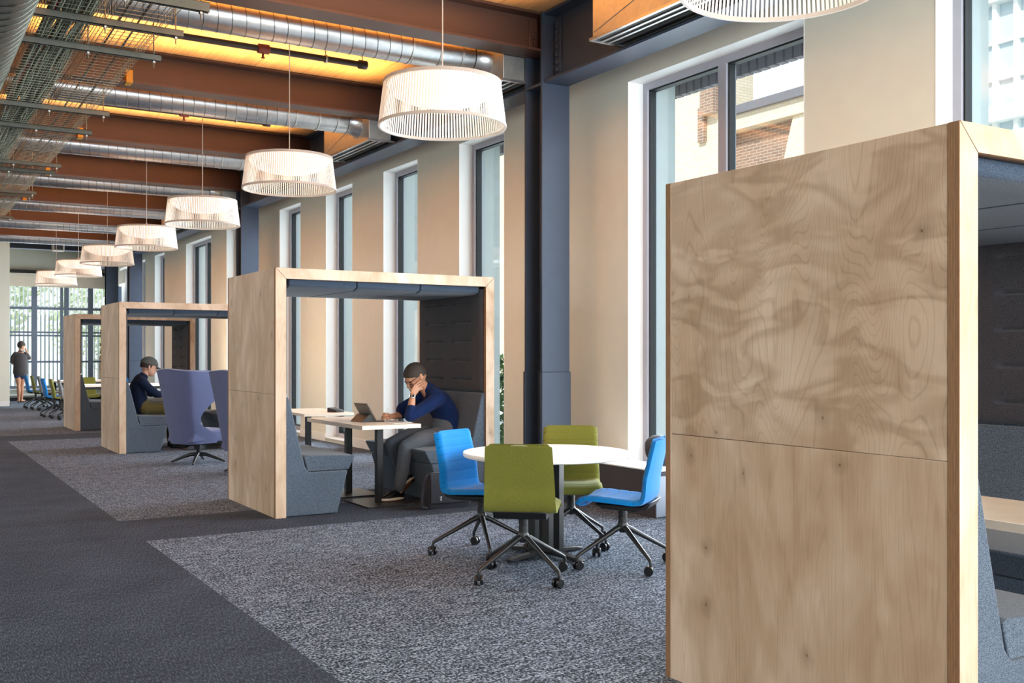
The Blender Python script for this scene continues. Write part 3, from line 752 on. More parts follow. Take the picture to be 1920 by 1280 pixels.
def make_booth(label, loc, figured=False):
    t = thing('plywood_booth', label, 'booth', loc, group='open plywood booths along the windows')
    skin = M['birch_fig'] if figured else M['birch']
    def board(pts, y0, y1, name, side):
        # polygon in x-z; ply edge shows on the outer and inner narrow faces
        n = len(pts); m = MB(); m.prism(pts, 'y', y0, y1, [0, 0] + [side] * n)
        return m.build(name, [M['birch'], M['ply_edge'], M['ply_edge']], t, bev=0.0015, seg=1)
    g = 0.0008
    for (y0, y1, nm) in ((0.0, 0.046, 'front'), (BD - 0.036, BD, 'rear')):
        board([(0, 0), (T, 0), (T, BH - T - g), (0, BH - g)], y0, y1, nm + '_post', 1)
        board([(BW, 0), (BW, BH - g), (BW - T, BH - T - g), (BW - T, 0)], y0, y1, nm + '_post', 1)
        board([(g, BH), (T + g, BH - T), (BW - T - g, BH - T), (BW - g, BH)], y0, y1, nm + '_rail', 1)
    a, b = 0.047, BD - 0.037
    for side in (0, 1):
        x0, x1 = (0.0015, 0.055) if side == 0 else (BW - 0.055, BW - 0.0015)
        MB().box((x0, a, 1.0735), (x1, b, BH - 0.001)).build('upper_side_panel', skin, t, bev=0.001, seg=1)
        MB().box((x0, a, 0.001), (x1, b, 1.0715)).build('lower_side_panel', M['birch'], t, bev=0.001, seg=1)
        q = quilt(b - a - 0.01, 1.055, 2.055, side == 1)
        shift(q, (0.088 if side == 0 else BW - 0.088, a + 0.005, 0))
        q.build('quilted_wall_pad', M['felt_dark'], t, smooth=True, angle=60)
        MB().box((0.056 if side == 0 else BW - 0.0875, a, 0.4), (0.0875 if side == 0 else BW - 0.056, b, 2.06)).build('lining_board', M['felt'], t)
        # bench: base with leaning back, one prism, plus a loose seat cushion
        prof = [(0.09, 0.004), (0.575, 0.004), (0.675, 0.382), (0.315, 0.382), (0.275, 0.43), (0.125, 1.045), (0.09, 1.045)]
        cush = [(0.300, 0.388), (0.682, 0.388), (0.742, 0.500), (0.735, 0.512), (0.285, 0.530), (0.262, 0.515)]
        if side: prof, cush = mirror_x(prof, BW), mirror_x(cush, BW)
        MB().prism(prof, 'y', 0.02, BD - 0.02).build('bench_base', M['felt'], t, bev=0.012, seg=3)
        MB().prism(cush, 'y', 0.022, BD - 0.022).build('seat_cushion', M['felt'], t, bev=0.022, seg=4)
    MB().box((0.056, a, BH - 0.055), (BW - 0.056, b, BH - 0.0015)).build('top_panel', M['birch'], t)
    # three padded ceiling panels
    x0 = 0.135; wseg = (BW - 0.27) / 3
    for i in range(3):
        MB().prism([(a + 0.01, BH - T - 0.055), (a + 0.09, BH - T - 0.078), (b - 0.09, BH - T - 0.078), (b - 0.01, BH - T - 0.055), (b - 0.01, BH - T + 0.02), (a + 0.01, BH - T + 0.02)], 'x', x0 + wseg * i + 0.003, x0 + wseg * (i + 1) - 0.003).build('ceiling_pad', M['felt_ceil'], t, bev=0.012, seg=3)
    return t
BOOTHS = [('nearest plywood booth, seen from its big swirling birch side panel at the right edge', (2.93, 2.04, 0), True),
          ('plywood booth with the man in a navy shirt reading inside', (2.86, 8.58, 0), False),
          ('plywood booth with the man in a grey cap, behind the wing armchairs', (2.82, 15.32, 0), False),
          ('farthest plywood booth, partly hidden behind the booth with the capped man', (2.97, 20.35, 0), False)]
for l, p, fg in BOOTHS: make_booth(l, p, fg)

def make_booth_table(label, loc):
    t = thing('booth_table', label, 'table', loc, group='wooden tables inside the booths')
    w, d, h = 0.60, 1.44, 0.762
    m = MB().box((-w / 2, 0, h - 0.038), (w / 2, d, h), [1, 0, 1, 1, 1, 1]); m.build('tabletop', [M['oak'], M['oak']], t, bev=0.002)
    for y in (0.30, 1.06):
        MB().box((-0.032, y - 0.032, 0.012), (0.032, y + 0.032, h - 0.038)).build('leg', M['black'], t, bev=0.004)
        MB().box((-0.24, y - 0.30, 0.0), (0.24, y + 0.30, 0.012)).build('base_plate', M['black'], t, bev=0.003)
    return t
bt = make_booth_table('wooden table with the tablet, in the booth of the man in navy', (4.015, 8.70, 0))
copy_tree(bt, 'wooden table inside the nearest booth, at the right edge', (4.05, 2.10, 0), 0, 'wooden tables inside the booths')
copy_tree(bt, 'wooden table inside the booth of the man in the grey cap', (4.0, 15.38, 0), 0, 'wooden tables inside the booths')

# ------------------------------------------------------------------ swivel chairs
def cr(pts, t):
    n = len(pts) - 1; x = min(max(t, 0), 1) * n; i = min(int(x), n - 1); f = x - i
    p0, p1, p2, p3 = (Vector(pts[max(i - 1, 0)]), Vector(pts[i]), Vector(pts[i + 1]), Vector(pts[min(i + 2, n)]))
    return 0.5 * ((2 * p1) + (p2 - p0) * f + (2 * p0 - 5 * p1 + 4 * p2 - p3) * f * f + (3 * p1 - p0 - 3 * p2 + p3) * f ** 3)
CP = [(0.240, 0.400), (0.228, 0.424), (0.17, 0.438), (0.06, 0.432), (-0.05, 0.424), (-0.13, 0.420), (-0.190, 0.440), (-0.220, 0.50), (-0.230, 0.60), (-0.248, 0.68), (-0.266, 0.76), (-0.284, 0.835), (-0.290, 0.862)]
def chair_shell():
    def fn(u, v):
        p = cr(CP, v); s = 2 * u - 1
        w = 0.226 - 0.022 * max(0, (v - 0.5) * 2)
        for e in (v, 1 - v):
            if e < 0.05: w -= 0.035 * (1 - math.sqrt(max(0, 1 - (1 - e / 0.05) ** 2)))
        back = min(1, max(0, (v - 0.45) / 0.15))
        lift = 0.016 * abs(s) ** 2.5
        return Vector((s * w, p[0] + lift * back, p[1] + lift * (1 - back)))
    def groove(v):
        d = (v * 17.0) % 1.0; d = min(d, 1 - d)
        return 0.0045 * math.exp(-(d / 0.10) ** 2)
    nu, nv, m = 16, 150, MB()
    def fn2(u, v):
        p = fn(u, v); q = fn(u, min(1, v + 0.002)) - fn(u, max(0, v - 0.002)); q.normalize()
        n = Vector((1, 0, 0)).cross(q); n.normalize()
        e = min(u, 1 - u)
        return p + n * groove(v) * min(1, e * 14) * (0.03 < v < 0.97)
    m.slab(fn, nu, nv, lambda u, v: 0.040 * (1 - 0.5 * (2 * min(u, 1 - u) < 0.08)), bfn=fn2)
    return m
CHAIR_G = 'four star swivel chairs on castors'
def make_chair(label, col, loc, rz, group=CHAIR_G):
    t = thing('swivel_chair', label, 'chair', loc, rz, group)
    chair_shell().build('seat_shell', M[col], t, smooth=True, angle=60)
    MB().prism([(0.15, 0.432), (-0.17, 0.424), (-0.205, 0.45), (-0.228, 0.452), (-0.20, 0.406), (-0.12, 0.390), (0.10, 0.400)], 'x', -0.165, 0.165).build('under_pan', M['black_gloss'], t, bev=0.006)
    MB().lathe([(0.030, 0.255), (0.030, 0.335), (0.027, 0.337), (0.027, 0.342), (0.030, 0.344), (0.030, 0.405)], 20).build('column', M['black'], t, smooth=True)
    MB().lathe([(0.0, 0.222), (0.020, 0.225), (0.036, 0.245), (0.036, 0.275), (0.031, 0.290)], 20).build('hub', M['black'], t, smooth=True)
    for k in range(4):
        a = pi / 4 + k * pi / 2; d = Vector((math.cos(a), math.sin(a), 0))
        def at(r, z): return d * r + Vector((0, 0, z))
        lg = MB().tube([at(0.015, 0.262), at(0.06, 0.245), at(0.18, 0.180), at(0.325, 0.104), at(0.345, 0.092), at(0.350, 0.075), at(0.350, 0.055)], [0.021, 0.019, 0.0155, 0.0125, 0.012, 0.0105, 0.010], 10)
        lo = lg.build('leg', M['black'], t, smooth=True)
        b = a + 0.9 + 0.8 * k; e = Vector((math.cos(b), math.sin(b), 0)); c = at(0.350, 0) + Vector((-e.y, e.x, 0)) * 0.012
        cs = MB()
        R3 = Matrix(((e.x, -e.y, 0), (e.y, e.x, 0), (0, 0, 1)))
        for sgn in (-1, 1):
            w = MB().lathe([(0.0, 0.008), (0.024, 0.008), (0.031, 0.012), (0.031, 0.024), (0.027, 0.028), (0.0, 0.028)], 18, ax='x')
            w.v = [tuple(c + R3 @ Vector((p[0] * sgn, p[1], p[2] + 0.031))) for p in w.v]; cs._add(w.v, w.f, 0)
        cs.obox(c + Vector((0, 0, 0.045)), (0.014, 0.034, 0.034), R3)
        cs.build('castor', M['black_gloss'], lo, smooth=True)
    return t
def rz_of(dx, dy): return math.atan2(dy, dx) - pi / 2
ch_g = make_chair('green swivel chair with its back to the camera, in front of the round table', 'green', (3.45, 5.50, 0), rz_of(0.62, 0.78))
ch_b = make_chair('blue swivel chair left of the round table', 'blue', (3.62, 6.33, 0), rz_of(0.42, -0.91))
copy_tree(ch_b, 'blue swivel chair in profile right of the round table', (4.22, 5.47, 0), rz_of(-0.62, 0.79), CHAIR_G)
copy_tree(ch_g, 'green swivel chair behind the round table, facing the camera', (4.36, 6.28, 0), rz_of(-0.55, -0.83), CHAIR_G)

rt = thing('round_table', 'round white table with four black posts among the blue and green chairs', 'table', (3.965, 6.02, 0))
MB().lathe([(0.0, 0.700), (0.560, 0.700), (0.582, 0.706), (0.585, 0.712), (0.585, 0.732), (0.582, 0.736), (0.0, 0.736)], 96).build('tabletop', M['laminate'], rt, smooth=True)
for sx, sy in ((-1, -1), (1, -1), (1, 1), (-1, 1)):
    a = 0.35; x, y = sx * 0.062, sy * 0.062; x, y = x * math.cos(a) - y * math.sin(a), x * math.sin(a) + y * math.cos(a)
    Rm = Matrix.Rotation(a, 3, 'Z'); MB().obox((x, y, 0.375), (0.058, 0.058, 0.65), Rm).build('post', M['black'], rt, bev=0.004)
for k in range(4):
    a = 0.20 + k * pi / 2; Rm = Matrix.Rotation(a, 3, 'Z'); d = Rm @ Vector((1, 0, 0))
    m = MB(); m.prism([(0.02, 0.058), (0.30, 0.030), (0.355, 0.020), (0.355, 0.004), (0.02, 0.02)], 'y', -0.027, 0.027); m.v = [tuple(Rm @ Vector(p)) for p in m.v]
    m.build('foot', M['black'], rt, bev=0.004)
Rm = Matrix.Rotation(0.35, 3, 'Z')
MB().obox((0, 0, 0.692), (0.36, 0.36, 0.016), Rm).build('mounting_plate', M['black'], rt)

# low charcoal bench below the nearest window with a black backpack leaning on it
lb = thing('low_bench', 'low charcoal box bench on the floor under the nearest window', 'bench', (5.68, 6.90, 0))
MB().box((0, 0, 0.0), (0.40, 1.34, 0.40)).build('body', M['felt_dark'], lb, bev=0.008); MB().box((-0.004, -0.004, 0.401), (0.40, 1.344, 0.413)).build('sill_top', M['white'], lb, bev=0.002); MB().box((0.0, -0.012, 0.006), (0.40, -0.001, 0.36)).build('end_panel', M['endp'], lb, bev=0.003)
bp = thing('backpack', 'black backpack slumped on the low bench, behind the right blue chair', 'bag', (5.86, 6.93, 0.44), -0.1)
m = MB(); m.limb([(0, 0.0, 0.04), (0.0, 0.10, 0.10), (0.02, 0.20, 0.15)], [(0.15, 0.045), (0.16, 0.10), (0.13, 0.11)], side=(1, 0, 0), n=18); m.build('body', M['bag'], bp, smooth=True)
MB().tube([(-0.10, 0.03, 0.08), (-0.18, 0.0, 0.03), (-0.215, 0.0, -0.10), (-0.215, 0.05, -0.22)], 0.009, 6).build('strap', M['black_gloss'], bp, smooth=True)
tag(MB().box((5.74, 6.56, 0.0), (6.06, 6.80, 0.012)).box((5.75, 6.57, 0.012), (6.05, 6.79, 0.024)).build('paper_stack', M['paper']), 'white papers on the floor at the end of the low bench', 'papers')

# black messenger bag standing by the bench end
mb = thing('messenger_bag', 'black messenger bag on the floor behind the left blue chair', 'bag', (4.43, 8.40, 0), -0.06)
def bagf(u, v):
    a = 2 * pi * u; z = 0.33 * v
    w = 0.235 - 0.045 * v ** 2; d = 0.075 - 0.035 * v ** 1.5
    e = 1 if v < 0.999 else 0.92
    c, s_ = math.cos(a), math.sin(a); p = 0.42
    k = 1 - 0.12 * math.exp(-v / 0.06)
    return Vector((math.copysign(abs(c) ** p, c) * w * e * k + 0.02 * v, math.copysign(abs(s_) ** p, s_) * d * e * k + 0.006 * math.sin(9 * a) * v * (1 - v), z))
m = MB(); nu, nv = 48, 20; m.grid(bagf, nu, nv); m.f.append(tuple(range(nu))[::-1]); m.mi.append(0); m.f.append(tuple(nv * (nu + 1) + i for i in range(nu))); m.mi.append(0)
m.build('body', M['bag'], mb, smooth=True, angle=50)
MB().slab(lambda u, v: Vector((-0.205 + 0.41 * u + 0.012, -0.083 - 0.006 * math.sin(pi * u) + 0.035 * (1 - v) ** 2 * 0 + 0.045 * max(0, v - 0.75) * 1.2, 0.06 + 0.275 * v)), 10, 10, -0.006).build('front_flap', M['bag'], mb, smooth=True)
for x in (-0.10, 0.12):
    k = MB().box((x - 0.011, -0.097, 0.10), (x + 0.011, -0.090, 0.118)).box((x - 0.009, -0.097, 0.075), (x + 0.009, -0.090, 0.095)); k.build('buckle', M['chrome'], mb, bev=0.002)
MB().tube([(-0.19, 0.0, 0.32), (-0.235, -0.02, 0.26), (-0.27, -0.05, 0.12), (-0.275, -0.05, 0.03), (-0.22, -0.06, 0.012)], 0.014, 8).build('shoulder_strap', M['bag'], mb, smooth=True)

# tablet propped in its folio, paper and pen on the booth table
TT = 0.762
tb = thing('tablet', 'tablet propped in a black folio on the booth table, facing the man in navy', 'tablet', (3.96, 9.30, TT + 0.001), 0.10)
Ry = Matrix.Rotation(math.radians(-32), 3, 'Y')
MB().obox(Vector((0.045, 0, 0.095)), (0.010, 0.27, 0.195), Ry).build('screen_slab', [M['screen']], tb, bev=0.003)
MB().obox(Vector((0.039, 0, 0.095)) + Ry @ Vector((-0.0035, 0, 0.0)), (0.003, 0.25, 0.175), Ry).build('back_cover', M['screen'], tb)
MB().prism([(-0.055, 0.0), (0.10, 0.0), (0.10, 0.006), (0.045, 0.07), (0.02, 0.07)], 'y', -0.12, 0.12).build('folio_stand', M['black'], tb, bev=0.002)
MB().box((0.10, -0.135, 0.0), (0.185, 0.135, 0.008)).build('keyboard_cover', M['black'], tb, bev=0.002)
tag(MB().box((-0.10, -0.14, 0), (0.10, 0.14, 0.003)).build('paper_sheet', M['paper']), 'sheet of paper under the writing hand of the man in navy', 'paper').location = (4.20, 8.99, TT)
# second table behind the booth, by the windows
st = thing('side_table', 'pale wooden table behind the booth, nearer the windows', 'table', (4.16, 11.45, 0), -0.02)
MB().box((0, 0, 0.69), (0.62, 1.2, 0.722), [1, 0, 1, 1, 1, 1]).build('tabletop', [M['oak'], M['oak']], st, bev=0.002)
for y in (0.12, 1.08):
    MB().box((0.06, y - 0.03, 0.012), (0.12, y + 0.03, 0.69)).build('leg', M['black'], st, bev=0.003)
    MB().box((-0.05, y - 0.1, 0), (0.5, y + 0.1, 0.012)).build('base_plate', M['black'], st, bev=0.002)
ds = thing('desk_phone', 'small black wedge device on the wooden table behind the booth', 'device', (4.62, 11.62, 0.722), 0.3)
MB().prism([(-0.09, 0), (0.09, 0), (0.09, 0.055), (-0.06, 0.03)], 'x', -0.06, 0.06).build('body', M['black'], ds, bev=0.004)

# ------------------------------------------------------------------ wing armchairs
def make_wing(label, loc, rz):
    t = thing('wing_armchair', label, 'armchair', loc, rz, group='blue violet wing armchairs')
    def fn(u, v):
        s = 2 * u - 1; z = 0.27 + 0.97 * v
        hw = 0.225 + 0.115 * v ** 1.1
        wing = 0.10 + 0.36 * min(1, max(0, (z - 0.60) / 0.30)) ** 1.5 + 0.22 * min(1, max(0, (0.52 - z) / 0.14))
        if v > 0.92: wing -= 0.10 * ((v - 0.92) / 0.08) ** 2
        a = abs(s); lean = -0.27 - 0.15 * v
        k = 0.62
        if a < k:
            x = hw * (a / k) * 0.94; y = lean + 0.05 * (a / k) ** 3
        else:
            q = (a - k) / (1 - k); x = hw * (0.94 + 0.06 * math.sin(q * pi / 2)); y = lean + 0.05 + wing * q
        if v > 0.94: z -= 0.03 * ((v - 0.94) / 0.06) ** 2 * a
        return Vector((math.copysign(x, s), y, z))
    m = MB(); m.slab(fn, 40, 40, -0.045); m.build('winged_back', M['violet'], t, smooth=True, angle=70)
    m = MB(); m.prism([(-0.30, 0.28), (0.26, 0.28), (0.33, 0.40), (0.33, 0.44), (-0.25, 0.42)], 'x', -0.27, 0.27); m.build('seat', M['violet'], t, bev=0.045, seg=5)
    MB().lathe([(0.030, 0.09), (0.030, 0.14), (0.024, 0.145), (0.035, 0.24), (0.08, 0.275), (0.08, 0.285)], 20).build('stem', M['black'], t, smooth=True)
    for k in range(4):
        a = pi / 4 + k * pi / 2; d = Vector((math.cos(a), math.sin(a), 0))
        MB().tube([d * 0.02 + Vector((0, 0, 0.11)), d * 0.10 + Vector((0, 0, 0.105)), d * 0.24 + Vector((0, 0, 0.055)), d * 0.33 + Vector((0, 0, 0.018)), d * 0.345 + Vector((0, 0, 0.0105))], [0.028, 0.024, 0.018, 0.013, 0.011], 10).build('leg', M['black'], t, smooth=True)
    return t
wa = make_wing('blue violet wing armchair on a black star base, in front of the capped man', (3.49, 13.60, 0), rz_of(0.94, 0.34))
copy_tree(wa, 'blue violet wing armchair half hidden behind the side of the middle booth', (3.79, 12.19, 0), rz_of(0.94, 0.34), 'blue violet wing armchairs')

# ------------------------------------------------------------------ far end: long tables with chairs
def long_table(label, loc, w, d):
    t = thing('long_table', label, 'table', loc, group='long white tables at the far end')
    MB().box((0, 0, 0.69), (w, d, 0.735), [1, 0, 1, 1, 1, 1]).build('tabletop', [M['laminate'], M['oak']], t, bev=0.003)
    for x in (0.05, w - 0.11):
        for y in (0.05, d - 0.11): MB().box((x, y, 0), (x + 0.06, y + 0.06, 0.69)).build('leg', M['black'], t)
    MB().box((0.11, 0.06, 0.63), (w - 0.11, 0.10, 0.69)).build('apron', M['black'], t)
    return t
long_table('nearer long white table at the far end, behind the farthest booth', (3.66, 24.3, 0), 1.9, 1.1)
long_table('farther long white table, close to the glazing', (3.72, 28.4, 0), 1.9, 1.1)
FG = 'swivel chairs around the far tables'
first = {'blue': ch_b, 'green': ch_g}
first['greyw'] = make_chair('grey swivel chair nearest the farthest booth, at the nearer long table', 'greyw', (3.44, 24.05, 0), rz_of(1, -0.04), FG)
FAR = [('green', (3.36, 24.72), (1, 0), 'green swivel chair between a blue and a grey one at the nearer long table'),
       ('blue', (3.28, 25.45), (1, 0.05), 'blue swivel chair beyond the green one at the nearer long table'),
       ('greyw', (3.52, 28.25), (1, -0.02), 'grey swivel chair at the farther long table, on the aisle side'),
       ('green', (3.44, 28.95), (1, 0), 'green swivel chair tucked between blue and grey at the farther long table'),
       ('blue', (3.36, 29.65), (1, 0.04), 'blue swivel chair nearest the standing person'),
       ('blue', (4.80, 25.80), (0, -1), 'blue swivel chair behind the nearer long table, seen through the farthest booth'),
       ('green', (4.05, 25.80), (0, -1), 'green swivel chair behind the nearer long table, seen through the farthest booth'),
       ('blue', (4.35, 18.05), (-0.5, -0.85), 'blue swivel chair standing between the two far booths')]
for c, p, d, l in FAR: copy_tree(first[c], l, (p[0], p[1], 0), rz_of(*d), FG)
pt = thing('potted_plant', 'tiny green plant in a pot on the farther long table', 'plant', (5.0, 28.9, 0.735))
MB().lathe([(0.0, 0), (0.05, 0), (0.065, 0.09), (0.058, 0.09), (0.055, 0.08), (0, 0.08)], 16).build('pot', M['white'], pt, smooth=True)
def leaves(mb, c, rad, n, sz, rnd):
    for _ in range(n):
        while True:
            p = Vector((rnd.uniform(-1, 1), rnd.uniform(-1, 1), rnd.uniform(-1, 1)))
            if 0.25 < p.length < 1: break
        q = Vector(c) + Vector((p.x * rad[0], p.y * rad[1], p.z * rad[2]))
        a = Vector((rnd.gauss(0, 1), rnd.gauss(0, 1), rnd.gauss(0, 1))).normalized(); b = a.orthogonal().normalized(); c2 = a.cross(b)
        s = sz * rnd.uniform(0.6, 1.3)
        mb._add([q - b * s, q + c2 * s * 0.45, q + b * s, q - c2 * s * 0.45], [(0, 1, 2, 3)], 0)
m = MB(); leaves(m, (0, 0, 0.17), (0.09, 0.09, 0.09), 160, 0.03, R); m.build('foliage', M['leaf'], pt)

# ------------------------------------------------------------------ outdoors
tag(MB().box((XO, -40, -0.4), (70, 90, -0.05)).box((-30, YF + 0.4, -0.4), (XO, 90, -0.05)).build('ground', M['paving']), 'pale paved ground outside', 'ground', kind='structure')
b = thing('brick_building', 'sunlit cream and brown brick building across the street, beyond the nearest window', 'building', (22.0, 0, 0))
MB().box((0, 23.6, -0.1), (1.4, 60, 16)).build('cream_block', M['cream_brick'], b)
MB().box((0.6, 18.3, -0.1), (9, 23.6, 8.3)).build('brown_wing', M['brown_brick'], b)
MB().box((0.2, 18.3, 8.3), (9, 23.6, 8.75)).build('cream_band', M['cream_brick'], b)
MB().box((0.05, 18.25, 8.75), (9.1, 23.6, 9.0)).build('cornice', M['cornice'], b)
MB().prism([(18.3, -0.1), (21.9, -0.1), (21.9, 5.0), (20.9, 8.3), (18.3, 8.3)], 'x', 0.3, 0.59).build('sunlit_patch', M['cream_brick'], b)  # lighter brick slab standing in for a sunlit part of the wing
MB().box((-0.3, 23.6, 8.9), (0.0, 24.2, 11.4)).build('shaded_pier', M['brown_brick'], b)
MB().box((-0.12, 24.2, 8.1), (0.0, 24.5, 9.2)).build('wall_bracket', M['brown_brick'], b)
MB().box((-0.05, 23.6, 11.4), (0.0, 60, 11.5)).build('string_course', M['cornice'], b)
tw = thing('glass_tower', 'pale office tower with white vertical mullions, beyond the rightmost window', 'building', (26.0, 2.0, 0))
MB().box((0, 0, -0.1), (12, 15.9, 40)).build('glazing', M['tower_glass'], tw)
m = MB(); y = 0.0
while y < 15.8: m.box((-0.18, y, 0), (0.0, y + 0.12, 40)); y += 0.62
m.build('mullion', M['tower_white'], tw)
m = MB()
for z in (3.4, 7.0, 7.75, 11.0, 14.6): m.box((-0.35, -0.1, z), (0.0, 16.0, z + (0.42 if z in (7.0, 7.75) else 0.16)))
for z in (5.2, 8.9, 9.9, 12.2, 13.4): m.box((-0.12, 0, z), (0, 15.9, z + 0.05))
m.build('floor_band', M['tower_white'], tw)
def tree(name, label, cat, c, rad, zc, n, sz, mat, trunk=True):
    t = thing(name, label, cat, (c[0], c[1], -0.06)); rnd = random.Random(int(c[0] * 10 + c[1]))
    m = MB(); leaves(m, (0, 0, zc), rad, n, sz, rnd); m.build('foliage', mat, t)
    if trunk: MB().tube([(0, 0, 0), (0.05, 0.02, zc * 0.6), (0, 0, zc)], [0.12, 0.09, 0.04], 8).build('trunk', M['bark'], t, smooth=True)
    else: MB().tube([(0, 0, 0), (0.02, 0, zc)], [0.03, 0.015], 6).build('stem', M['bark'], t)
tree('garden_shrub', 'leafy green shrub outside the window beside the nearest steel column', 'shrub', (8.1, 13.9), (0.7, 0.8, 0.75), 0.75, 1500, 0.07, M['leaf'], False)
tree('street_tree', 'pale green tree outside the far glazing, left', 'tree', (2.6, 46.0), (3.0, 2.5, 2.6), 4.2, 1500, 0.2, M['leaf2'])
tree('street_tree', 'pale green tree outside the far glazing, right', 'tree', (7.4, 44.0), (2.2, 2.2, 2.6), 3.4, 1300, 0.18, M['leaf2'])
m = MB(); x = 1.6
while x < 8.5: m.box((x, YF + 1.6, -0.06), (x + 0.035, YF + 1.72, 6)); x += 0.125
m.box((1.6, YF + 1.64, 2.9), (8.5, YF + 1.68, 2.98)).box((1.6, YF + 1.64, 0.3), (8.5, YF + 1.68, 0.38))
tag(m.build('fin_screen', M['fin']), 'grey screen of vertical fins outside the far glazing', 'screen')
# ------------------------------------------------------------------ people
def head_parts(mb, C, fwd, up, sc=1.0):
    """skull, jaw, nose, brow, lips, ears into mb (head height about 0.23 m * sc)"""
    Rm = rotm(fwd, up); C = Vector(C)
    def L(x, y, z): return C + Rm @ Vector((x * sc, y * sc, z * sc))
    def E(c, r, extra=None): mb.ell(L(*c), tuple(k * sc for k in r), Rm if extra is None else Rm @ extra, 20, 14)
    E((0, -0.008, 0.012), (0.079, 0.104, 0.100)); E((0, 0.028, -0.045), (0.066, 0.074, 0.078)); E((0, 0.052, -0.092), (0.040, 0.040, 0.030))
    E((0, 0.078, 0.014), (0.056, 0.022, 0.020)); E((0.036, 0.066, -0.030), (0.026, 0.024, 0.024)); E((-0.036, 0.066, -0.030), (0.026, 0.024, 0.024))
    mb.limb([L(0, 0.090, 0.006), L(0, 0.105, -0.018), L(0, 0.113, -0.034)], [0.009 * sc, 0.012 * sc, 0.015 * sc], n=10)
    E((0.012, 0.100, -0.037), (0.009, 0.010, 0.008)); E((-0.012, 0.100, -0.037), (0.009, 0.010, 0.008))
    E((0, 0.092, -0.063), (0.023, 0.011, 0.007)); E((0, 0.089, -0.075), (0.020, 0.011, 0.007))
    for s in (-1, 1):
        ex = Matrix.Rotation(s * 0.35, 3, 'Z')
        E((s * 0.079, -0.008, -0.012), (0.010, 0.020, 0.033), ex); E((s * 0.084, -0.012, 0.004), (0.007, 0.018, 0.014), ex)
    return L, Rm
def eyes(t, L, Rm, sc=1.0):
    for s in (-1, 1):
        MB().ell(L(s * 0.030, 0.083, 0.000), (0.013 * sc, 0.010 * sc, 0.008 * sc), Rm, 12, 8).build('eye', M['glasses'], t, smooth=True)
def hair_cap(C, fwd, up, sc, line, grow=0.007, mat='hair', name='hair', t=None):
    """shell over the skull above a hairline function line(azimuth) -> lowest elevation (radians); azimuth 0 = front"""
    Rm = rotm(fwd, up); C = Vector(C) + Rm @ Vector((0, -0.008 * sc, 0.012 * sc))
    r = (0.079 * sc + grow, 0.104 * sc + grow, 0.100 * sc + grow)
    def fn(u, v):
        az = 2 * pi * u; lo = line(az); el = lo + (pi / 2 - lo) * v
        k = 1 - 0.5 * grow / 0.1 * (v < 0.02)
        return C + Rm @ Vector((r[0] * math.cos(el) * math.sin(az) * k, r[1] * math.cos(el) * math.cos(az) * k, r[2] * math.sin(el) * k))
    m = MB(); m.slab(fn, 40, 14, 0.006); return m.build(name, M[mat], t, smooth=True, angle=80)
def off(t, mbs):
    o = t.location
    for m in mbs: m.v = [(x - o[0], y - o[1], z - o[2]) for x, y, z in m.v]
def finger(mb, pts, r): mb.limb(pts, [r * 1.05, r * 0.98, r * 0.92, r * 0.78][:len(pts)], n=10, sub=4)
def shoe(t, heel, toe, nrm, upper, rim, sole, ln=0.0):
    """low shoe: heel & toe on the sole plane, nrm = direction from sole towards the ankle"""
    heel, toe = Vector(heel), Vector(toe); f = (toe - heel).normalized(); n = Vector(nrm); n = (n - f * n.dot(f)).normalized(); s = f.cross(n); Lg = (toe - heel).length
    def outline(k, h):
        o = []
        for i in range(28):
            a = 2 * pi * i / 28; y = 0.5 + 0.5 * math.cos(a); wd = 0.036 + 0.012 * math.sin(pi * min(1, max(0, y * 0.9))) + 0.006 * y
            o.append(heel + f * (Lg * y + k * math.cos(a)) + s * ((wd + k) * math.copysign(abs(math.sin(a)) ** 0.75, math.sin(a))) + n * h)
        return o
    def slab(h0, h1, k, mat, name):
        m = MB(); a, b = outline(k, h0), outline(k, h1); N = len(a)
        m._add(a + b, [tuple(range(N))[::-1], tuple(range(N, 2 * N))] + [(i, (i + 1) % N, N + (i + 1) % N, N + i) for i in range(N)], 0)
        off(t, [m]); return m.build(name, M[mat], t, bev=0.002)
    u = MB()
    u.limb([heel + f * 0.03 + n * 0.045, heel + f * Lg * 0.45 + n * 0.050, heel + f * Lg * 0.72 + n * 0.036, heel + f * (Lg - 0.035) + n * 0.028], [(0.034, 0.045), (0.040, 0.044), (0.043, 0.032), (0.036, 0.022)], side=s, n=18)
    u.limb([heel + f * 0.045 + n * 0.03, heel + f * 0.05 + n * 0.085], [0.038, 0.036], n=16)
    off(t, [u]); up = u.build('shoe_upper', M[upper], t, smooth=True, remesh=0.005, sm_it=3)
    a = slab(0.006, 0.026, 0.002, rim, 'sole_rim'); b = slab(0.0, 0.006, 0.0, sole, 'outsole')
    return up

